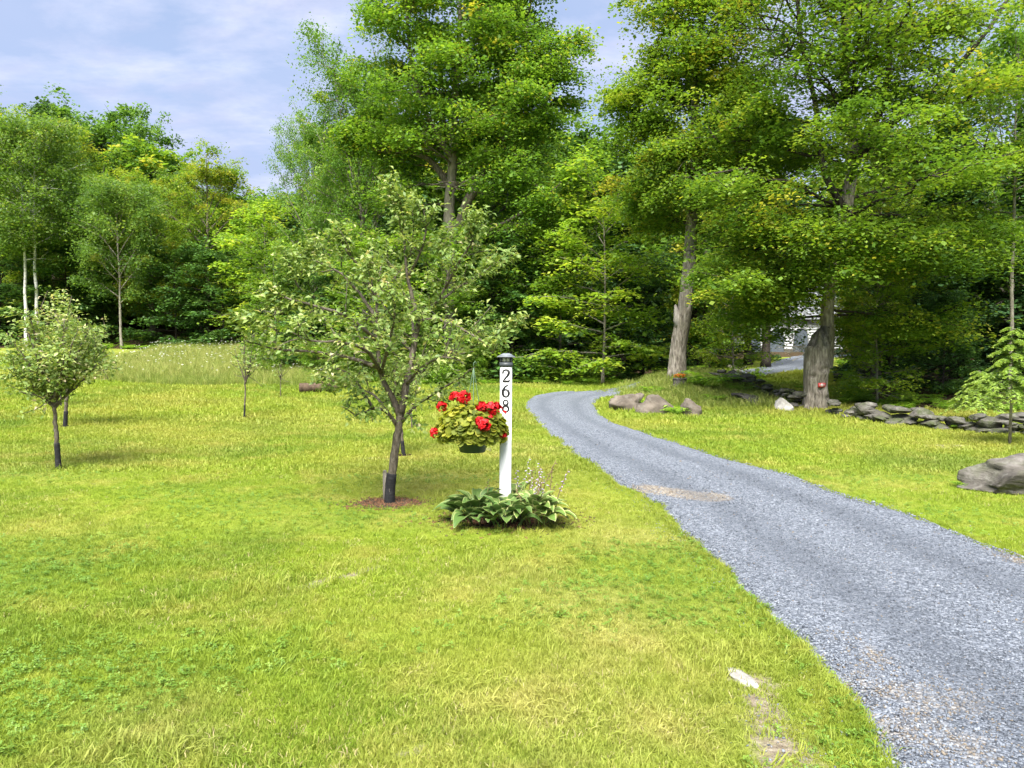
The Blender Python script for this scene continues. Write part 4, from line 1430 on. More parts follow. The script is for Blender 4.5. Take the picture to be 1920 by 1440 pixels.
for z_, az, el, L in lows:
    p0 = T2[np.argmin(np.abs(T2[:, 2] - z_))]
    st.append((p0, az, el, L, .035))
for q in range(34):
    f = .42 + .57 * (q + rng.random()) / 34
    p0 = T2[int(f * 59)]
    az = q * 2.4 + rng.normal(0, .3)
    tt = (f - .42) / .58
    st.append((p0, az, .1 + .95 * tt, 4.4 * math.sqrt(max(.15, 1 - (1.3 * tt - .5) ** 2)) * rng.uniform(.7, 1.1), .05))
for tq in (tp3, tp4, tp5):
    cv = catmull(tq, 24)
    for q in range(7):
        p0 = cv[8 + 2 * q]
        st.append((p0, rng.uniform(0, 6.28), rng.uniform(.1, .7), rng.uniform(1.2, 2.4), .025))
limb_set(rng, lb, st, 7, .05, anch)
link('limbs', lb.mesh('old_limbs', M['bark_dark']), root)
fb = Buf()
foliage(fb, rng, np.array(anch), 185000, .084, .32, .10, .48, .17, .7, gold=.22, thin=(7.7, .34))
link('crown', fb.mesh('old_crown', M['gold'], False), root, kind='stuff')
hb = Buf()
h0 = np.array(at(1590, 430, Yo + .25)) - op
tube(hb, [h0 + [0, -.19, -.5], h0 + [.01, -.215, 0], h0 + [.02, -.18, .45]], [.01, .075, .01], 8, rough=.15, rng=rng)
link('scar', hb.mesh('bark_scar', M['wood_red']), root, label='reddish bare wood where bark is torn off')
db = Buf()
for q in range(7):
    a_ = np.array(at(1512 - rng.uniform(0, 8), 652 + rng.uniform(-6, 8), Yo - .25)) - op
    b_ = np.array(at(1455 + rng.uniform(0, 40), 655 + rng.uniform(-8, 22), Yo - .8)) - op
    cv = catmull([a_, (a_ + b_) / 2 + rng.normal(0, .04, 3), b_], 6)
    tube(db, cv, np.linspace(.012, .004, 6), 4)
    for w_ in range(4):
        f = rng.integers(2, 6)
        tube(db, [cv[f], cv[f] + rng.normal(0, .12, 3)], [.006, .003], 3)
link('dead_limb', db.mesh('dead_twigs', M['dead']), root, label='dead grey twigs on the broken trunk')
# sign on the trunk
sp = np.array(at(1541, 722, Yo - .335))
sg = thing('trail_sign', 'small red and white sign nailed to the old broken trunk', 'sign', sp, (0, 0, .12))
bb = Buf(); box(bb, -.095, .095, -.006, .006, -.055, .055); link('panel', bb.mesh('sign_panel', M['red_sign'], False), sg)
for x0, x1, z0, z1 in ((-.022, .024, -.034, .036), (-.058, -.044, -.03, .03), (.044, .058, -.03, .03)):
    bb = Buf(); box(bb, x0, x1, -.009, -.0065, z0, z1); link('white_mark', bb.mesh('sign_mark', M['white_sign'], False), sg)


# ------------------------------------------------------------------ rocks and walls
def rock(seed, dims, sub=2, amp=.25, facets=6, strata=0.0, sq=.75):
    rng = np.random.default_rng(seed)
    import bmesh
    bm = bmesh.new()
    bmesh.ops.create_icosphere(bm, subdivisions=sub, radius=1.0)
    pl = [(norm(rng.normal(0, 1, 3)), rng.uniform(.55, .85)) for _ in range(facets)]
    off = Vector(rng.uniform(-50, 50, 3))
    for v in bm.verts:
        p_ = np.array(v.co)
        p_ = np.sign(p_) * np.abs(p_) ** sq
        for n_, d_ in pl:
            q = p_ @ n_ - d_
            if q > 0:
                p_ = p_ - n_ * q * .9
        f = noise.fractal(Vector(p_) * 1.3 + off, 1.0, 2.0, 4)
        p_ = p_ * (1 + amp * f)
        if strata:
            p_[:2] *= 1 + strata * math.sin(p_[2] * 17 + 2 * noise.noise(Vector(p_) * .9 + off)) * .5 + strata * noise.noise(Vector((0, 0, p_[2] * 7)) + off)
        v.co = p_ * np.array(dims)
    me = bpy.data.meshes.new('rock')
    bm.to_mesh(me)
    bm.free()
    if sub >= 3:
        me.polygons.foreach_set('use_smooth', np.ones(len(me.polygons), bool))
    return me


STONES = []
for q in range(8):
    r_ = random.Random(q)
    me = rock(100 + q, (.24 * r_.uniform(.8, 1.3), .17 * r_.uniform(.8, 1.2), .075 * r_.uniform(.8, 1.3)), 2, .16, 7)
    me.materials.append(M['rock'] if q % 3 else M['rock_dark'])
    STONES.append(me)


def stone_wall(name, label, path, layers, rng, tumble=.10, step=.34, size=1.0, rise=.095):
    path = resample(catmull(path, 120), 200)
    d = np.concatenate([[0], np.cumsum(np.linalg.norm(np.diff(path, axis=0), axis=1))])
    total = d[-1]
    c0 = path[0]
    root = thing(name, label, 'wall', (c0[0], c0[1], H1(c0[0], c0[1])), group='tumbled dry stone walls')
    root['kind'] = 'thing'
    rz = H1(c0[0], c0[1])
    for ly in range(layers):
        s = rng.uniform(0, step)
        while s < total:
            if rng.random() < 1.0 - .13 * ly:
                pt = np.array([np.interp(s, d, path[:, k]) for k in range(2)])
                pn = np.array([np.interp(min(s + .2, total), d, path[:, k]) for k in range(2)])
                pv = np.array([np.interp(max(s - .2, 0), d, path[:, k]) for k in range(2)])
                az = math.atan2(*(pn - pv)[::-1])
                o_ = rng.normal(0, tumble, 2)
                x, y = pt + o_
                sc = size * rng.uniform(.7, 1.25)
                link('stone', STONES[rng.integers(0, 8)], root, (x - c0[0], y - c0[1], H1(x, y) - rz + (.04 + ly * rise) * size + rng.normal(0, .012)),
                     (rng.normal(0, .12), rng.normal(0, .12), az + rng.normal(0, .35)), (sc, sc, sc * rng.uniform(.8, 1.3)))
            s += step * size * rng.uniform(.8, 1.3)


rng = np.random.default_rng(51)
stone_wall('stone_wall', 'tumbled grey stone wall running down from the mound to the old broken maple',
           [gp(1340, 716)[:2], gp(1395, 727)[:2], gp(1440, 742)[:2], gp(1478, 757)[:2], gp(1502, 765)[:2]], 5, rng, .14, .20, .78)
stone_wall('stone_wall', 'low mossy stone wall from the old broken maple to the right picture edge',
           [gp(1562, 778)[:2], gp(1620, 786)[:2], gp(1700, 797)[:2], gp(1800, 806)[:2], gp(1925, 815)[:2], gp(2010, 820)[:2]], 4, rng, .12, .23, .92)
stone_wall('stone_wall', 'pale stones of a short far wall behind the old broken trunk, in sun',
           [gp(1562, 716)[:2], gp(1610, 714)[:2], gp(1660, 713)[:2]], 4, rng, .10, .42, 1.1)


def boulder(name, label, u, v, dims, seed, mat, rz=0, sub=4, amp=.25, lift=.35, strata=0.0, rot=(0, 0), facets=8, sq=.75):
    p_ = gp(u, v)
    me = rock(seed, dims, sub, amp, facets, strata, sq)
    me.materials.append(mat)
    return link(name, me, None, (p_[0], p_[1], p_[2] + dims[2] * lift), (rot[0], rot[1], rz), label=label, category='rock')


boulder('boulder', 'large grey layered boulder on the lawn, cut by the right picture edge', 1935, 922, (.72, .42, .27), 27, M['boulder'], .10, 5, .16, .72, .05, facets=7, sq=.5)
boulder('ledge_rock', 'pointed tan ledge rock at the low end of the mound, nearest the drive', 1176, 768, (.50, .45, .34), 12, M['rock_tan'], .3, 4, .30, .05, rot=(0, -.25), sq=.6)
boulder('ledge_rock', 'tan ledge rock in the middle of the mound front, below the barrel planter', 1238, 774, (.58, .5, .44), 13, M['rock_tan'], -.2, 4, .32, .05, rot=(0, .35), sq=.6)
boulder('ledge_rock', 'small brownish ledge rock at the high end of the mound front', 1297, 778, (.26, .3, .34), 14, M['rock_tan'], .4, 4, .3, .3)
boulder('loose_stone', 'pale leaning stone at the foot of the wall, left of the old trunk', 1472, 770, (.30, .2, .17), 15, M['rock_white'], -.5, 3, .2, .5, rot=(0, .5))
boulder('loose_stone', 'rounded grey stone below the barrel planter', 1268, 727, (.26, .22, .10), 16, M['rock'], 0, 3, .2, .3)
boulder('flat_stone', 'flat mossy slab lying on the mound slope before the stone wall', 1410, 754, (.52, .35, .15), 17, M['rock'], -.25, 4, .3, .2, rot=(0, .2))
boulder('flat_stone', 'white flat stone set in the turf beside the drive', 1395, 1274, (.055, .14, .022), 18, M['rock_white'], .25, 4, .18, -.1)

# fallen wood
def fallen(name, label, a, b_, r, mat, cat='log', stubs=3, seed=1, lift=0.0):
    rng = np.random.default_rng(seed)
    c = (a + b_) / 2
    root = thing(name, label, cat, c)
    bb = Buf()
    tube(bb, catmull([a - c + [0, 0, r + lift * 0], (a + b_) / 2 - c + [0, 0, r * 1.1], b_ - c + [0, 0, r + lift]], 14), np.linspace(r, r * .7, 14), 9, rough=.06, rng=rng)
    link('stem', bb.mesh('fallen_stem', mat), root)
    for q in range(stubs):
        f = rng.uniform(.2, .9)
        p0 = (a - c) * (1 - f) + (b_ - c) * f + np.array([0, 0, r])
        bb = Buf(); tube(bb, [p0, p0 + np.array([rng.normal(0, .25), rng.normal(0, .2), .22])], [r * .3, r * .12], 5)
        link('branch', bb.mesh('fallen_branch', mat), root)


fallen('fallen_log', 'dark fallen log under the shrubs left of the apple trunk', gp(562, 737), gp(632, 737), .16, M['log'], seed=2)
fallen('fallen_log', 'pale thin fallen trunk leaning on the slope beside the far drive', gp(1366, 690), gp(1397, 708), .10, M['dead'], seed=3, stubs=2)


# ------------------------------------------------------------------ house beyond the trees
hx, hy = xat(1478, 66), 66.0
hz = H1(hx, hy)
hs = thing('house', 'white house with arched doors glimpsed through the trees at the end of the drive', 'house', (hx, hy, hz), (0, 0, -.12))
W2, D2, EH, RH = 4.6, 4.0, 3.0, 2.7
bb = Buf()
box(bb, -W2, W2, 0, D2 * 2, -.4, EH)
bb.add([(-W2, 0, EH), (W2, 0, EH), (W2, D2 * 2, EH), (-W2, D2 * 2, EH), (-W2, D2, EH + RH), (W2, D2, EH + RH)], None, [(0, 3, 4), (1, 5, 2)])
link('wall', bb.mesh('house_wall', M['siding'], False), hs)
for zc in np.arange(.2, EH, .24):
    bb = Buf(); box(bb, -W2 - .01, W2 + .01, -.018, -.001, zc, zc + .21); link('clapboard', bb.mesh('clapboard', M['siding'], False), hs)
bb = Buf()
bb.add([(-W2 - .35, -.45, EH - .28), (W2 + .35, -.45, EH - .28), (W2 + .35, D2, EH + RH + .05), (-W2 - .35, D2, EH + RH + .05), (W2 + .35, D2 * 2 + .45, EH - .28), (-W2 - .35, D2 * 2 + .45, EH - .28)] +
       [(-W2 - .35, -.45, EH - .12), (W2 + .35, -.45, EH - .12), (W2 + .35, D2, EH + RH + .22), (-W2 - .35, D2, EH + RH + .22), (W2 + .35, D2 * 2 + .45, EH - .12), (-W2 - .35, D2 * 2 + .45, EH - .12)],
       [(3, 2, 1, 0), (5, 4, 2, 3), (6, 7, 8, 9), (9, 8, 10, 11), (0, 1, 7, 6), (4, 5, 11, 10), (1, 2, 8, 7), (2, 4, 10, 8), (3, 0, 6, 9), (5, 3, 9, 11)])
link('roof', bb.mesh('house_roof', M['roof_grey'], False), hs)
for xc in (-3.0, -1.0, 1.0, 3.0):
    bb = Buf()
    ar = [(xc + .62 * math.cos(a_), -.05, 1.45 + .62 * math.sin(a_)) for a_ in np.linspace(0, PI, 13)]
    V = [(xc + .62, -.05, 0)] + ar + [(xc - .62, -.05, 0)]
    cen = len(V)
    V = V + [(xc, -.05, .8)]
    bb.add(V, None, [(q, q + 1, cen) for q in range(cen - 1)] + [(cen - 1, 0, cen)])
    dr = link('door', bb.mesh('arched_door', M['door_grey'], False), hs)
    bb = Buf()
    tube(bb, [(v[0], v[1] - .02, v[2]) for v in V[:-1]], .07, 6)
    link('frame', bb.mesh('door_frame', M['siding']), dr)

# ------------------------------------------------------------------ barrel planter on the mound
pp = gp(1275, 724)
bp_ = thing('barrel_planter', 'half barrel planter of orange flowers at the foot of the leaning maple', 'planter', pp - np.array([0, 0, .02]))
NS = 16
sm_ = []
bb = Buf()
prof_b = [(.19, 0), (.205, .09), (.21, .18), (.205, .27)]
dA = 2 * PI / NS * .48
V, Qs = [], []
for r_, z_ in prof_b:
    for rr_ in (r_, r_ - .022):
        for s_ in (-dA, dA):
            V.append((rr_ * math.cos(s_), rr_ * math.sin(s_), z_))
for q in range(3):
    o_ = q * 4
    Qs += [(o_, o_ + 1, o_ + 5, o_ + 4), (o_ + 3, o_ + 2, o_ + 6, o_ + 7), (o_ + 2, o_, o_ + 4, o_ + 6), (o_ + 1, o_ + 3, o_ + 7, o_ + 5)]
Qs += [(12, 13, 15, 14), (2, 3, 1, 0)]
bb.add(V, Qs)
stave = bb.mesh('stave', M['barrel'], False)
for q in range(NS):
    link('stave', stave, bp_, rot=(0, 0, q * 2 * PI / NS))
for z_, r_ in ((.06, .203), (.20, .213)):
    bb = Buf(); lathe(bb, [(r_ - .004, z_), (r_, z_), (r_ + .001, z_ + .032), (r_ - .003, z_ + .032)], 24); link('hoop', bb.mesh('hoop', M['hoop']), bp_)
bb = Buf(); lathe(bb, [(.001, .24), (.185, .235)], 16); link('soil', bb.mesh('planter_soil', M['log']), bp_)
rng = np.random.default_rng(61)
bb = Buf()
n = 260
C = np.stack([rng.normal(0, .10, n), rng.normal(0, .10, n), .27 + np.abs(rng.normal(0, .04, n))], 1)
leaves4(bb, C, norm(np.array([0, 0, 1.]) + rng.normal(0, .5, (n, 3))), rng.normal(0, 1, (n, 3)), .05, .045, rng.random(n))
link('foliage', bb.mesh('planter_foliage', M['geranium'], False), bp_, kind='stuff')


def bloom_mesh(name, seed, r, n, size, mat):
    rng = np.random.default_rng(seed)
    d = norm(rng.normal(0, 1, (n, 3)) + np.array([0, 0, .55]))
    bb = Buf()
    for q in range(5):
        c = d * r * rng.uniform(.75, 1.05, (n, 1))
        ax = norm(np.cross(d, rng.normal(0, 1, (n, 3))))
        leaves4(bb, c + ax * size * .4, norm(d + rng.normal(0, .3, (n, 3))), ax, size, size * .85, rng.random(n), droop=-.1)
    return bb.mesh(name, mat, False)


ob = bloom_mesh('orange_bloom', 3, .035, 14, .03, M['petal_orange'])
for q in range(12):
    a_ = q * 2.4; rr = .15 * math.sqrt((q + .5) / 12)
    link('flower_head', ob, bp_, (rr * math.cos(a_), rr * math.sin(a_), .32 + .03 * rng.random()), scale=rng.uniform(.8, 1.2))

# ------------------------------------------------------------------ plants on the mound and by the wall
def fern_mesh(seed, nf, L, mat_):
    rng = np.random.default_rng(seed)
    bb = Buf()
    for f in range(nf):
        az = f * 2.4 + rng.normal(0, .2)
        s = np.linspace(0, 1, 9)
        reach = L * rng.uniform(.7, 1.1)
        up_ = rng.uniform(.7, 1.3)
        px = np.stack([np.cos(az) * s * reach * .75, np.sin(az) * s * reach * .75, reach * (up_ * s - .75 * up_ * s ** 2)], 1)
        tube(bb, px, np.linspace(.005, .002, 9), 3)
        sd = np.array([-math.sin(az), math.cos(az), 0])
        for q in range(1, 9):
            for sg_ in (-1, 1):
                l_ = reach * .26 * math.sin(PI * (.12 + .85 * s[q])) + .01
                A = sd * sg_ + np.array([math.cos(az), math.sin(az), 0]) * .35
                leaves4(bb, (px[q] + A * l_ * .5)[None], norm(np.array([[rng.normal(0, .15), rng.normal(0, .15), 1]])), A[None], l_, l_ * .32, np.clip(rng.normal(.5, .2), 0, 1))
    return bb.mesh('fern', mat_, False)


FERN = [fern_mesh(1, 14, .62, M['fern']), fern_mesh(2, 18, .5, M['fern']), fern_mesh(4, 16, .45, M['fern'])]
for q, (u, v, sc, lab) in enumerate([(1335, 730, 2.0, 'bright upright fern clump on top of the mound, right of the barrel'),
                        (1308, 724, 1.1, 'small leafy fern between the barrel and the bright fern clump'),
                        (1222, 740, 1.4, 'leafy clump on the mound top, left of the barrel planter'),
                        (1206, 766, 1.1, 'small leafy clump behind the pointed ledge rock'),
                        (1268, 778, 1.1, 'weedy clump between the two tan ledge rocks'),
                        (1340, 754, 1.2, 'dark fern on the mound slope below the bright fern'),
                        (1385, 737, 1.1, 'small fern growing out of the stones below the far drive'),
                        (1806, 914, .42, 'small dark fern at the shaded end of the large boulder'),
                        (1800, 806, .7, 'light green fern growing over the low mossy wall'),
                        (1876, 810, .55, 'small fern beside the young hemlock stem on the wall'),
                        (1590, 735, .9, 'leafy clump in shade right of the old broken trunk'),
                        (1630, 728, 1.0, 'sunlit yellow-green clump before the short far wall'),
                        (1575, 760, .8, 'dark leafy clump against the foot of the old trunk, right side'),
                        (1690, 770, .9, 'dark leafy clump behind the middle of the low mossy wall'),
                        (1065, 722, .9, 'fern by the outer verge of the drive bend'),
                        (1160, 722, .9, 'fern at the back of the drive before it goes behind the mound'),
                        (1500, 730, .7, 'fern on the grass beside the old broken trunk, left side')]):
    p_ = gp(u, v)
    rt = thing('fern', lab, 'plant', p_, (0, 0, q * 1.7), sc, 'ferns and leafy clumps')
    link('frond', FERN[q % 3], rt, kind='stuff')

# undergrowth under the trees
srcs = [bpy.data.objects.new('undergrowth_fern', FERN[1]), bpy.data.objects.new('undergrowth_fern_low', FERN[2])]
rng = np.random.default_rng(71)
x, y = rng.uniform(-22, 24, 14000), rng.uniform(13, 44, 14000)
fm = forest_m(x, y)
kp = (fm > .35) & (fm < .999) | (fm > .5) & (rng.random(len(x)) < .12)
kp &= ~in_poly(x, y, DRIVE) & ~meadow_m(x, y)
x, y = x[kp], y[kp]; n = len(x)
scatter('undergrowth', np.stack([x, y, hgt(x, y)], 1), np.stack([rng.normal(0, .1, n), rng.normal(0, .1, n), rng.uniform(0, 6.28, n)], 1), (rng.uniform(.4, 1.1, n))[:, None] * np.ones((1, 3)), rng.random(n), rng.integers(0, 2, n), srcs,
        'ferns and seedlings on the shaded floor of the wood')
# weeds on the mound slope
bb = Buf(); blades(bb, rng, 22, .10, .08, .22, .012, .5); s1 = source('mound_tuft', bb, M['meadow'])
x, y = rng.uniform(2.2, 9.5, 5200), rng.uniform(18.5, 26.5, 5200)
g_ = mound_m(x, y)
kp = (g_ > rng.uniform(.22, .5, 5200)) & ~in_poly(x, y, DRIVE); x, y = x[kp], y[kp]; n = len(x)
scatter('weeds', np.stack([x, y, hgt(x, y)], 1), np.stack([rng.normal(0, .1, n), rng.normal(0, .1, n), rng.uniform(0, 6.28, n)], 1), rng.uniform(.6, 1.5, n)[:, None] * np.ones((1, 3)), np.clip(rng.normal(.22, .22, n), 0, 1), np.zeros(n), [s1],
        'rough weedy grass covering the mound')


# young hemlocks
def small_hemlock(name, label, u, v, top, seed, R, trunk_clear=.35):
    rng = np.random.default_rng(seed)
    p_ = gp(u, v)
    H = (v - top) / FPX * p_[1]
    root = thing(name, label, 'tree', p_, group='young hemlocks by the wall')
    tb, fb = Buf(), Buf()
    tube(tb, [(0, 0, -.03), (.01, 0, H * .5), (.02, .01, H * .97)], [.028, .018, .006], 8)
    an = []
    nl = 44
    for q in range(nl):
        t = trunk_clear + (1 - trunk_clear) * (q + .5) / nl
        az = q * 2.4
        L = R * (1.05 - t) / (1 - trunk_clear) * rng.uniform(.75, 1.15) + .06
        s = np.linspace(0, 1, 7)
        lp = np.array([0.012, 0, t * H]) + np.stack([math.cos(az) * L * s, math.sin(az) * L * s, L * (.35 * s - .62 * s ** 2)], 1)
        tube(tb, lp, np.linspace(.008, .002, 7), 3)
        for w_ in range(1, 7):
            for sg_ in (-1, 1):
                l_ = .28 * L * (1.15 - s[w_]) + .05
                a2 = az + sg_ * rng.uniform(.5, 1.0)
                m_ = 9
                f = np.linspace(.1, 1, m_)[:, None]
                d2 = np.array([math.cos(a2), math.sin(a2), 0])
                C = lp[w_] + d2 * l_ * f + np.array([0, 0, -1]) * l_ * .55 * f ** 2
                for side in (-1, 1):
                    A = np.broadcast_to(d2 * .5 + side * np.array([-d2[1], d2[0], 0]) - np.array([0, 0, .25]), (m_, 3)) + rng.normal(0, .15, (m_, 3))
                    leaves4(fb, C + A * .014, norm(np.array([[0, 0, 1.]]) + rng.normal(0, .25, (m_, 3))), A, .062, .030, np.clip(rng.normal(.35 + .4 * s[w_], .15, m_), 0, 1))
    link('trunk', tb.mesh('hemlock_stem', M['bark_ash']), root)
    link('crown', fb.mesh('hemlock_sprays', M['hemlock_bright'], False), root, kind='stuff')


small_hemlock('young_hemlock', 'bright young hemlock on a thin stem in front of the low wall at far right', 1893, 834, 612, 1, .62, .36)
small_hemlock('young_hemlock', 'smaller young hemlock left of the taller one, behind the low wall', 1834, 792, 695, 2, .62, .30)

# ------------------------------------------------------------------ apple tree
def apple(name, label, base, limbs, nleaf, leaf, seed, sh=.13, r_scale=1.0, guard=.32, group=None, trunk_px=None, stake=False, shoots=(), tint=.5, twigs=6, gr=1.0, cat='tree'):
    """limbs: list of (points, radius0); the first is the trunk"""
    rng = np.random.default_rng(seed)
    root = thing(name, label, cat, base, group=group)
    tb, fb = Buf(), Buf()
    anch = []
    for li, (P, r0) in enumerate(limbs):
        P = np.asarray(P, float)
        n_ = 22 if li == 0 else 14
        cv = catmull(P, n_)
        s = np.linspace(0, 1, n_)
        if li == 0:
            rad = r0 * (1.0 - .30 * s) * (1 + .14 * np.exp(-s / .06))
        else:
            rad = r0 * (1 - s) ** .8 + .004
        cv = cv + rng.normal(0, .008, cv.shape) * s[:, None]
        tube(tb, cv, rad, 12 if li == 0 else 7, rough=.07, rng=rng)
        if li == 0:
            continue
        Lm = np.linalg.norm(np.diff(cv, axis=0), axis=1).sum()
        nt = max(3, int(Lm * twigs))
        for q in range(nt):
            f = .18 + .82 * (q + rng.random()) / nt
            i0 = min(n_ - 2, int(f * (n_ - 1)))
            p0 = cv[i0]
            d = norm(cv[i0 + 1] - cv[i0])
            rnd = rng.normal(0, 1, 3)
            d2 = norm(np.cross(d, rnd) * 1.0 + d * .45 + np.array([0, 0, rng.uniform(-.1, .85)]))
            l2 = rng.uniform(.15, .48) * (1.1 - .4 * f) * r_scale
            bp = catmull([p0, p0 + d2 * l2 * .5 + rng.normal(0, .02, 3), p0 + d2 * l2 + np.array([0, 0, .04])], 5)
            tube(tb, bp, np.linspace(.007, .003, 5) * r_scale ** .5, 4)
            for g_ in (.25, .5, .75, 1.0):
                anch.append((bp[0] * (1 - g_) + bp[-1] * g_, d2))
        for q in range(int(Lm * 7)):
            f = rng.uniform(.35, 1)
            i0 = min(n_ - 2, int(f * (n_ - 1)))
            anch.append((cv[i0], norm(cv[i0 + 1] - cv[i0])))
    for P in shoots:
        cv = catmull(P, 10)
        tube(tb, cv, np.linspace(.008, .003, 10), 4)
        for q in range(2, 10):
            for w_ in range(3):
                anch.append((cv[q], norm(cv[q] - cv[q - 1])))
    AP = np.array([a[0] for a in anch]); AD = np.array([a[1] for a in anch])
    w = rng.uniform(.4, 1.6, len(AP))
    idx = rng.choice(len(AP), nleaf, p=w / w.sum())
    ct = tint + rng.normal(0, .17, len(AP))
    off = rng.normal(0, 1, (nleaf, 3)) * np.array([sh, sh, sh * .7]) * .5
    C = AP[idx] + off
    A = norm(AD[idx] * .9 + norm(off) * .9 + rng.normal(0, .35, (nleaf, 3)) + np.array([0, 0, .15]))
    N = norm(np.array([0, 0, 1.0]) + rng.normal(0, .55, (nleaf, 3)))
    L = leaf * rng.uniform(.6, 1.3, nleaf)
    leaves5(fb, C, N, A, L, L * .52, np.clip(ct[idx] + rng.normal(0, .16, nleaf), 0, 1), fold=.2, droop=.22)
    link('trunk', tb.mesh('apple_trunk', M['bark_apple']), root)
    link('crown', fb.mesh('apple_leaves', M['apple'], False), root, kind='stuff')
    if guard:
        cv = catmull(np.asarray(limbs[0][0], float), 30)
        k_ = max(3, int(np.searchsorted(cv[:, 2], guard)))
        gb = Buf()
        tube(gb, cv[:k_], limbs[0][1] * 1.06 * gr * (1 + .16 * np.exp(-np.arange(k_) / 2.0)), 12, cap=True, rough=.03, rng=rng)
        link('tree_guard', gb.mesh('tree_guard', M['guard']), root, label='dark sleeve wrapped round the foot of the trunk')
    return root


Ya = APPLE_P[1]


def ap(u, v, dy=0.0):
    return np.array(at(u, v, Ya + dy)) - APPLE_P


fork = (750, 778)
A_LIMBS = [([ap(730, 946), ap(733, 900), ap(741, 850), ap(748, 800), ap(752, 765)], .051),
           ([ap(751, 785), ap(738, 750), ap(716, 705), ap(708, 640), ap(706, 560), ap(714, 500)], .034),
           ([ap(752, 775), ap(762, 720, .1), ap(775, 660, .2), ap(786, 600, .2), ap(812, 575, .1), ap(835, 540), ap(850, 470)], .042),
           ([ap(786, 605, .2), ap(765, 520, .15), ap(757, 430, .1), ap(748, 345, .1)], .022),
           ([ap(745, 800), ap(725, 772, -.1), ap(700, 766, -.2), ap(668, 778, -.25), ap(640, 760, -.35)], .020),
           ([ap(700, 766, -.2), ap(680, 735, -.3), ap(655, 700, -.4), ap(620, 690, -.5)], .014),
           ([ap(754, 790), ap(775, 765, -.1), ap(806, 742, -.2), ap(850, 715, -.35), ap(890, 690, -.5)], .018),
           ([ap(712, 690), ap(660, 672, .1), ap(590, 660, .1), ap(520, 655), ap(465, 640)], .022),
           ([ap(708, 640), ap(660, 600, -.3), ap(600, 575, -.5), ap(540, 560, -.6), ap(520, 545, -.6)], .018),
           ([ap(708, 600), ap(670, 545, .3), ap(620, 500, .5), ap(560, 480, .6)], .016),
           ([ap(706, 560), ap(680, 510, .0), ap(650, 470, -.1), ap(636, 440, -.1)], .014),
           ([ap(775, 660, .2), ap(735, 625, .5), ap(690, 600, .8), ap(640, 600, 1.0)], .016),
           ([ap(762, 720, .1), ap(800, 690, .5), ap(850, 660, .7), ap(905, 640, .8), ap(950, 605, .8)], .018),
           ([ap(786, 600, .2), ap(830, 600, -.3), ap(870, 620, -.5), ap(905, 640, -.6), ap(925, 665, -.65)], .015),
           ([ap(812, 575, .1), ap(850, 545, .5), ap(890, 520, .7), ap(935, 485, .7)], .014),
           ([ap(835, 540), ap(862, 490, -.4), ap(885, 450, -.5), ap(892, 410, -.5)], .012),
           ([ap(714, 700), ap(730, 640, -.6), ap(740, 590, -.9), ap(735, 540, -1.0)], .016),
           ([ap(714, 700), ap(690, 660, -.6), ap(640, 640, -.9), ap(585, 640, -1.0), ap(545, 625, -1.05)], .016),
           ([ap(762, 720, .1), ap(790, 690, -.5), ap(830, 670, -.8), ap(870, 680, -.9)], .014),
           ([ap(765, 520, .15), ap(790, 470, -.1), ap(800, 420, -.1), ap(795, 385, -.1)], .012),
           ([ap(775, 640, .2), ap(770, 580, .8), ap(740, 520, 1.0), ap(720, 480, 1.0)], .014),
           ([ap(725, 772, -.1), ap(700, 740, .4), ap(650, 720, .7), ap(590, 700, .8)], .014)]
SHOOTS = [[ap(748, 400, .1), ap(738, 365, .1), ap(730, 335, .1)], [ap(885, 470, -.5), ap(890, 430, -.5), ap(896, 398, -.5)], [ap(640, 500), ap(642, 455), ap(634, 425)],
          [ap(565, 520, -.3), ap(570, 480, -.3), ap(588, 455, -.3)], [ap(560, 540, -.6), ap(545, 505, -.6), ap(532, 470, -.6)], [ap(900, 520, .5), ap(925, 495, .5), ap(960, 478, .5)],
          [ap(910, 650, .5), ap(945, 615, .5), ap(975, 598, .5)], [ap(700, 540, -.5), ap(690, 500, -.5), ap(700, 480, -.5)], [ap(520, 620, -.3), ap(480, 600, -.3), ap(450, 592, -.3)],
          [ap(530, 590, -.6), ap(515, 560, -.6), ap(505, 540, -.6)], [ap(770, 480), ap(775, 420), ap(768, 365)], [ap(830, 500, .2), ap(826, 460, .2), ap(835, 430, .2)]]
apple('apple_tree', 'leafy young apple tree with a dark-sleeved trunk, beside the hanging basket', APPLE_P, A_LIMBS, 12500, .064, 5, sh=.12, guard=.33, group='young fruit trees on the lawn', shoots=SHOOTS, tint=.5)
# short grey stake behind the apple trunk
sp_ = gp(722, 936)
stk = thing('stake', 'short weathered grey stake at the foot of the apple trunk', 'stake', sp_)
bb = Buf(); box(bb, -.022, .022, -.01, .01, -.1, .30); link('shaft', bb.mesh('stake_shaft', M['bark_ash'], False), stk)
bb = Buf(); frustum(bb, .022, .01, .30, .014, .006, .325); link('tip', bb.mesh('stake_tip', M['bark_ash'], False), stk)


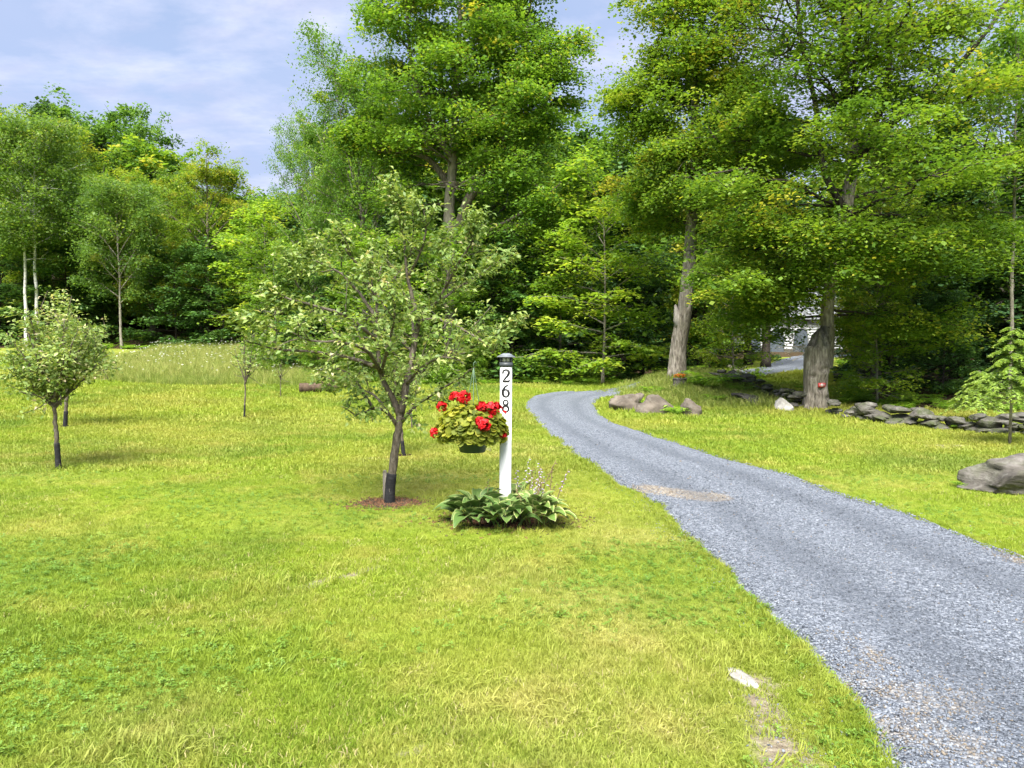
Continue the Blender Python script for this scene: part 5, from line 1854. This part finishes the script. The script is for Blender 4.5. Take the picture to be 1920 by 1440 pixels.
def sapling(label, u, v, top, spread_px, seed, nleaf, leaf, rtr, lean_px=0, clear=.32, nlim=9, guard=.3, low=None, tint=.5, gr=1.0, sh=.11):
    base = gp(u, v)
    Yb_ = base[1]
    rng = np.random.default_rng(seed)
    P = lambda uu, vv, dy=0: np.array(at(uu, vv, Yb_ + dy)) - base
    hpx = v - top
    cl = v - hpx * clear
    limbs = [([P(u, v + 2), P(u + lean_px * .3, v - hpx * clear * .5), P(u + lean_px * .6, cl - 4)], rtr)]
    for q in range(nlim):
        a_ = q * 2.4 + rng.normal(0, .3)
        f = .35 + .65 * (q + 1) / nlim
        ex = u + lean_px + spread_px * math.cos(a_) * (1.15 - .75 * f) * rng.uniform(.8, 1.2)
        ey = cl - (cl - top) * f * rng.uniform(.85, 1.02)
        dy = math.sin(a_) * spread_px / FPX * Yb_ * (1.15 - .75 * f)
        s0 = cl + 2 - (cl - top) * .12 * rng.random()
        limbs.append(([P(u + lean_px * .6, s0), P(u + lean_px * .6 + (ex - u - lean_px * .6) * .45, s0 + (ey - s0) * .4, dy * .45), P(ex, ey, dy)], rtr * .5))
    for (ex, ey, dy) in (low or []):
        limbs.append(([P(u + lean_px * .5, cl + 6), P((u + ex) / 2, (cl + ey) / 2 - 4, dy / 2), P(ex, ey, dy)], rtr * .4))
    return apple('fruit_sapling', label, base, limbs, nleaf, leaf, seed, sh=sh, guard=guard, group='young fruit trees on the lawn', tint=tint, gr=gr)


sapling('bushy sapling with a dark sleeved stem, nearest the left picture edge', 110, 880, 545, 105, 11, 7000, .068, .034, -14, .36, 15, .38, [(10, 690, -.2), (20, 640, .3), (200, 650, .2), (35, 735, -.3)], tint=.55, sh=.14)
sapling('wide sapling directly behind the bushy left one, with a low right-hand branch', 122, 800, 560, 80, 12, 5000, .074, .04, 8, .36, 13, .34, [(225, 690, 0), (205, 620, .3), (60, 640, 0)], tint=.5, sh=.15)
sapling('thin far sapling mostly hidden behind the two left saplings', 114, 763, 640, 35, 13, 700, .08, .025, 0, .45, 7, .2)
sapling('spindly upright sapling standing alone before the meadow, left of the apple tree', 458, 783, 628, 34, 14, 420, .075, .020, 4, .42, 9, .3, tint=.55)
sapling('tiny far sapling near the dark fallen log', 526, 743, 690, 10, 15, 60, .07, .014, 0, .6, 4, .0)
sapling('leaning sapling with a black-sleeved foot, just behind the apple trunk', 757, 853, 660, 50, 16, 900, .085, .028, -14, .40, 9, .22, tint=.5)
sapling('slender bare sapling between the apple trunk and the hanging basket', 773, 805, 680, 24, 17, 260, .075, .016, -8, .55, 6, .0)
sapling('thin far sapling just left of the hanging basket', 779, 776, 670, 20, 18, 200, .075, .014, 2, .55, 6, .0)

# ------------------------------------------------------------------ number post
PW = .056
PH = 1.395
PY = POST_P[1]
PH = (975 - 682) / FPX * PY * 1.0
post = thing('number_post', 'white square post with black house numbers and a grey lantern cap', 'post', POST_P, (0, -.012 + .02, -.035))
bb = Buf()
c_ = .006
ring = [(-PW + c_, -PW), (PW - c_, -PW), (PW, -PW + c_), (PW, PW - c_), (PW - c_, PW), (-PW + c_, PW), (-PW, PW - c_), (-PW, -PW + c_)]
V = [(x, y, z) for z in (-.1, PH) for x, y in ring]
bb.add(V, [(q, (q + 1) % 8, 8 + (q + 1) % 8, 8 + q) for q in range(8)] + [(8, 9, 10, 15), (15, 10, 11, 14), (14, 11, 12, 13)])
link('shaft', bb.mesh('post_shaft', M['white_vinyl'], False), post)
cap = Buf(); frustum(cap, PW + .006, PW + .006, PH - .03, PW + .006, PW + .006, PH + .012)
capo = link('cap', cap.mesh('cap_collar', M['cap_grey'], False), post)
bb = Buf(); frustum(bb, PW - .010, PW - .010, PH + .012, PW - .010, PW - .010, PH + .062); link('lantern_core', bb.mesh('lantern_core', M['cap_grey'], False), capo)
for q in range(4):
    a_ = q * PI / 2
    for sx in (-1, 1):
        bb = Buf(); box(bb, sx * .019 - .015, sx * .019 + .015, -PW + .006, -PW + .009, PH + .020, PH + .055)
        link('pane', bb.mesh('lantern_pane', M['frost'], False), capo, rot=(0, 0, a_))
for sx in (-1, 1):
    for sy in (-1, 1):
        bb = Buf(); box(bb, sx * (PW - .004) - .006, sx * (PW - .004) + .006, sy * (PW - .004) - .006, sy * (PW - .004) + .006, PH + .012, PH + .062)
        link('lantern_corner', bb.mesh('lantern_corner', M['cap_grey'], False), capo)
bb = Buf(); frustum(bb, PW + .030, PW + .030, PH + .062, PW + .028, PW + .028, PH + .070); frustum(bb, PW + .028, PW + .028, PH + .0701, .028, .028, PH + .100)
link('roof', bb.mesh('cap_roof', M['cap_roof'], False), capo)


def numeral(strokes, h, name):
    bb = Buf()
    for pts, ws in strokes:
        n_ = 30
        c = catmull(pts, n_)
        w = np.interp(np.linspace(0, 1, n_), np.linspace(0, 1, len(ws)), ws) * 1.5 + .03
        t = norm(np.gradient(c, axis=0))
        nn = np.stack([-t[:, 1], t[:, 0]], 1)
        l_, r_ = (c + nn * w[:, None] / 2) * h, (c - nn * w[:, None] / 2) * h
        F, Bk = -.004, 0.0
        V = np.concatenate([np.stack([l_[:, 0], np.full(n_, F), l_[:, 1]], 1), np.stack([r_[:, 0], np.full(n_, F), r_[:, 1]], 1),
                            np.stack([l_[:, 0], np.full(n_, Bk), l_[:, 1]], 1), np.stack([r_[:, 0], np.full(n_, Bk), r_[:, 1]], 1)])
        Q_ = []
        for q in range(n_ - 1):
            a0, a1, b0, b1 = q, q + 1, n_ + q, n_ + q + 1
            Q_ += [(a0, a1, b1, b0), (a0 + 2 * n_, a1 + 2 * n_, a1, a0), (b0, b1, b1 + 2 * n_, b0 + 2 * n_)]
        bb.add(V, Q_)
    return bb.mesh(name, M['black'], False)


two = [([(-.24, .70), (-.25, .82), (-.16, .95), (.0, 1.0), (.17, .94), (.24, .77), (.18, .58), (.0, .35), (-.26, .05)], [.13, .07, .05, .06, .10, .13, .11, .07, .05]),
       ([(-.27, .05), (-.1, .05), (.1, .05), (.27, .05)], [.10, .10, .10, .10]), ([(.26, .03), (.285, .10), (.30, .20)], [.06, .05, .04])]
six = [([(.20, .97), (.02, .90), (-.15, .72), (-.24, .48), (-.25, .28), (-.17, .08), (.0, .0), (.17, .07), (.25, .28), (.19, .50), (.04, .60), (-.12, .55), (-.22, .40)],
        [.05, .06, .09, .12, .13, .10, .05, .08, .13, .11, .05, .04, .03])]
eight = [([(.0, .53), (-.14, .61), (-.19, .77), (-.13, .93), (.0, .99), (.13, .93), (.19, .77), (.13, .62), (.0, .53), (-.15, .45), (-.245, .26), (-.18, .07), (.0, .0), (.18, .07), (.245, .26), (.16, .44), (.0, .53)],
          [.10, .08, .07, .05, .05, .05, .08, .09, .10, .08, .10, .08, .05, .06, .10, .09, .10])]
NHT = .116
for st_, zc in ((two, 716), (six, 758 - 24 + 0), (eight, 763)):
    pass
zt = lambda v: (975 - v) / FPX * PY
for st_, vb, nm in ((two, 715.5, 'numeral_two'), (six, 743.5, 'numeral_six'), (eight, 771.5, 'numeral_eight')):
    link('numeral', numeral(st_, NHT, nm), post, (0.0, -PW - .001, zt(vb)))

# ------------------------------------------------------------------ hanging basket of geraniums
BY = PY - .16
bc = at(886, 806, BY)
bot = at(886, 847, BY)[2]
bk = thing('hanging_basket', 'hanging basket of red geraniums in a dark green pot beside the white post', 'hanging basket', (bc[0], bc[1], bot))
bb = Buf(); lathe(bb, [(.001, .0), (.118, .0), (.125, .012), (.150, .13), (.158, .135), (.158, .15), (.148, .15), (.14, .12), (.001, .115)], 12); link('pot', bb.mesh('basket_pot', M['pot_green'], False), bk)
rng = np.random.default_rng(81)
n = 1500
d = norm(rng.normal(0, 1, (n, 3)))
d[:, 2] = np.abs(d[:, 2]) * 1.0 - .52
d = norm(d)
rr = rng.uniform(.62, 1.05, (n, 1)) ** .6
C = d * rr * np.array([.33, .29, .26]) + np.array([0, 0, .225])
kp = (C[:, 2] > .02) & ~((np.hypot(C[:, 0], C[:, 1]) < .16) & (C[:, 2] < .14))
C, d = C[kp], d[kp]
n = len(C)
bb = Buf()
N = norm(d * .75 + np.array([0, 0, .65]) + rng.normal(0, .35, (n, 3)))
Lf = rng.uniform(.045, .078, n)
A = norm(np.cross(N, rng.normal(0, 1, (n, 3))))
B = np.cross(N, A)
tn = np.clip(rng.normal(.5, .22, n), 0, 1)
ks = 7
ang = np.linspace(0, 2 * PI, ks, endpoint=False)
V = [C - N * Lf[:, None] * .10]
for q, a_ in enumerate(ang):
    rs = (1.0 if q % 2 else .82) * Lf[:, None] * .55
    V.append(C + (A * math.cos(a_) + B * math.sin(a_)) * rs + N * Lf[:, None] * (.06 if q % 2 else -.02))
V = np.stack(V, 1)
i_ = np.arange(n)[:, None, None] * (ks + 1)
tri = np.array([(0, 1 + q, 1 + (q + 1) % ks) for q in range(ks)])[None]
bb.add(V, None, (i_ + tri).reshape(-1, 3), a=np.repeat(tn, ks))
link('foliage', bb.mesh('geranium_foliage', M['geranium'], False), bk, kind='stuff')
blooms = [bloom_mesh('geranium_bloom', s_, .042, 22, .036, M['petal']) for s_ in (5, 6, 7)]
for q, (u, v, dy, sc) in enumerate([(870, 745, -.05, 1.5), (853, 745, -.02, 1.25), (828, 763, -.02, 1.15), (903, 763, -.1, 1.25), (919, 767, -.16, 1.5), (932, 765, -.08, 1.25), (908, 797, -.30, 1.35), (899, 790, -.28, 1.0), (815, 812, -.04, 1.15),
                                    (943, 815, -.10, .85), (946, 773, -.10, .45), (919, 782, -.2, .6)]):
    w_ = np.array(at(u, v, BY + dy)) - np.array([bc[0], bc[1], bot])
    sc *= .86
    fh = link('flower_head', blooms[q % 3], bk, w_, (rng.normal(0, .3), rng.normal(0, .3), rng.uniform(0, 6.28)), sc)
    bb = Buf()
    tgt = np.array([w_[0] * .45, w_[1] * .45, .22]) - w_
    tube(bb, catmull([tgt / sc, tgt / sc * .4 + np.array([0, 0, .03]), (0, 0, 0)], 6), .0035, 4)
    stm = link('stem', bb.mesh('flower_stem', M['stalk']), fh)
    stm.matrix_parent_inverse = fh.rotation_euler.to_matrix().to_4x4().inverted()
hk = at(888, 690, BY) - np.array([bc[0], bc[1], bot])
for q in range(3):
    a_ = .6 + q * 2 * PI / 3
    bb = Buf(); tube(bb, catmull([(.152 * math.cos(a_), .152 * math.sin(a_), .142), (.08 * math.cos(a_) + hk[0] * .5, .08 * math.sin(a_), .40), tuple(hk)], 8), .0040, 5)
    link('hanger_wire', bb.mesh('hanger_wire', M['wire']), bk)
bb = Buf(); tube(bb, [hk + np.array(q) for q in ((0, 0, -.01), (0, 0, .03), (.004, 0, .05), (.014, 0, .062), (.024, 0, .052), (.026, 0, .04))], .004, 6)
link('hook', bb.mesh('hanger_hook', M['wire']), bk)

# ------------------------------------------------------------------ hostas round the post
def hosta_leaf(seed, L, W_, arch, pet):
    rng = np.random.default_rng(seed)
    nu, nv = 11, 7
    V, edge = [], []
    for iu in range(nu):
        s = iu / (nu - 1)
        prof_ = (math.sin(PI * min(1, s * .90 + .10) ** .62)) ** .75 if s < 1 else 0.0
        wv = max(.004, W_ * prof_ * .5 * (1 if s < .97 else .35))
        xx = L * (s - .18 * arch * s ** 3)
        zz = L * (arch * (.42 * s - .95 * s * s))
        for iv in range(nv):
            t = iv / (nv - 1) * 2 - 1
            V.append((pet + xx, t * wv, zz + abs(t) ** 1.4 * wv * .42 + .004 * math.sin(s * 14 + t * 3 + seed) * abs(t)))
            edge.append(max(abs(t) ** 2, (s ** 6) * .9))
    bb = Buf()
    Q_ = [(iu * nv + iv, (iu + 1) * nv + iv, (iu + 1) * nv + iv + 1, iu * nv + iv + 1) for iu in range(nu - 1) for iv in range(nv - 1)]
    bb.add(V, Q_)
    nb = len(V)
    # petiole
    tube(bb, [(0, 0, -.20 * pet / .1 * .3), (pet * .6, 0, -.01), (pet + .01, 0, .002)], [.006, .005, .004], 5, cap=False)
    nt = bb.n - nb
    return bb, np.concatenate([edge, np.zeros(nt)])


def hosta_mat(name, c0, c1_, margin, m0, m1):
    k = NT(name)
    e = k.attr('edge')
    o = k.obj()
    n_ = k.noise(k.mapping(o, (3, 26, 3)), 3, 3)
    c = k.mix(k.fr(n_, .3, .7), c0, c1_)
    c = k.mix(k.fr(k.math('ADD', e, k.math('MULTIPLY', k.math('SUBTRACT', k.noise(o, 12, 3), .5), .35)), m0, m1), c, margin)
    rn = k.n('ShaderNodeObjectInfo').outputs['Random']
    c = k.mix(k.fr(rn, 0, 1, 0, .25), c, (.20, .25, .06))
    p_ = k.principled(c, .48, .3, k.bump(n_, .35, .01))
    tr = k.n('ShaderNodeBsdfTranslucent')
    k.put(tr.inputs[0], c)
    mx = k.n('ShaderNodeMixShader'); mx.inputs[0].default_value = .2
    k.t.links.new(p_, mx.inputs[1]); k.t.links.new(tr.outputs[0], mx.inputs[2])
    return k.done(mx.outputs[0])


M['hosta_green'] = hosta_mat('green_hosta', (.058, .125, .03), (.10, .18, .042), (.28, .33, .12), .66, .92)
M['hosta_cream'] = hosta_mat('variegated_hosta', (.09, .17, .035), (.15, .24, .05), (.46, .48, .20), .52, .82)


def hosta(label, pos, mat, seed, nleaf, size, stalks=0, stalk_h=.5):
    rng = np.random.default_rng(seed)
    root = thing('hosta', label, 'plant', pos, group='hostas round the number post')
    ms = []
    for q in range(4):
        bb, ed = hosta_leaf(seed * 10 + q, .20 * size * (1 + .1 * q), .135 * size * (1 + .06 * q), [.35, .6, .8, .5][q], .09)
        ms.append(bb.mesh('hosta_leaf', mat, True, {'edge': ed}))
    for q in range(nleaf):
        f = (q + .5) / nleaf          # 0 inner .. 1 outer
        az = q * 2.39996 + rng.normal(0, .15)
        el = .95 - .85 * f + rng.normal(0, .10)
        link('leaf', ms[q % 4], root, ((.03 + .10 * f) * math.cos(az), (.03 + .07 * f) * math.sin(az), .055 + .10 * (1 - f) + .035 * rng.random()), (rng.normal(0, .25), -el * .8 - .10, az), (.8 + .35 * f) * rng.uniform(.85, 1.12))
    for q in range(stalks):
        a_ = rng.uniform(0, 6.28); rr = .20 * math.sqrt(rng.random())
        x0, y0 = rr * math.cos(a_), rr * math.sin(a_) * .6
        h_ = stalk_h * rng.uniform(.6, 1.1)
        ln = rng.normal(.02, .06, 2)
        cv = catmull([(x0, y0, .0), (x0 + ln[0] * .4, y0 + ln[1] * .4, h_ * .5), (x0 + ln[0] * 1.3, y0 + ln[1], h_)], 10)
        bb = Buf(); tube(bb, cv, np.linspace(.0065, .0035, 10), 5)
        so = link('flower_stalk', bb.mesh('hosta_stalk', M['stalk'] if rng.random() < .7 else M['stalk_brown']), root)
        bb = Buf()
        for w_ in range(9):
            t_ = .62 + .38 * w_ / 9
            p_ = np.array([np.interp(t_, np.linspace(0, 1, 10), cv[:, k]) for k in range(3)])
            aa = w_ * 2.4
            dd = np.array([math.cos(aa), math.sin(aa), -.25]) * rng.uniform(.016, .034)
            tube(bb, [p_, p_ + dd * .5, p_ + dd], [.002, .0055, .003], 5)
        link('bud', bb.mesh('hosta_buds', M['petal_lilac'] if rng.random() < .45 else M['stalk_brown']), so, kind='stuff')
    return root


hosta('dark green hosta clump left of the white post', gp(897, 982), M['hosta_green'], 3, 46, .92, 1, .40)
hosta('cream-edged hosta clump right of the white post, with tall seed stalks', gp(1003, 984), M['hosta_cream'], 4, 46, .88, 14, .58)
hosta('green hosta clump directly in front of the white post', gp(945, 990), M['hosta_green'], 5, 30, .8, 0)
hosta('smaller cream-edged hosta behind the base of the white post', gp(968, 962), M['hosta_cream'], 6, 16, .9, 5, .48)

# mulch chips under hostas and apple
bb = Buf(); box(bb, -.02, .02, -.006, .006, -.003, .003); s1 = source('mulch_chip', bb, M['wood_red'], False)
bb = Buf(); box(bb, -.014, .014, -.008, .008, -.003, .003); s2 = source('mulch_chip_dark', bb, M['log'], False)
rng = np.random.default_rng(91)
n = 2600
x = np.concatenate([HOSTA_BED[0] + rng.normal(0, .33, n // 2), APPLE_P[0] + rng.normal(0, .19, n // 2)])
y = np.concatenate([HOSTA_BED[1] + rng.normal(0, .22, n // 2), APPLE_P[1] + rng.normal(0, .15, n // 2)])
scatter('mulch_litter', np.stack([x, y, hgt(x, y) + .004], 1), np.stack([rng.normal(0, .3, n), rng.normal(0, .3, n), rng.uniform(0, 6.28, n)], 1), rng.uniform(.5, 1.3, (n, 3)), rng.random(n), rng.integers(0, 2, n), [s1, s2],
        'brown bark mulch round the post and the apple trunk')
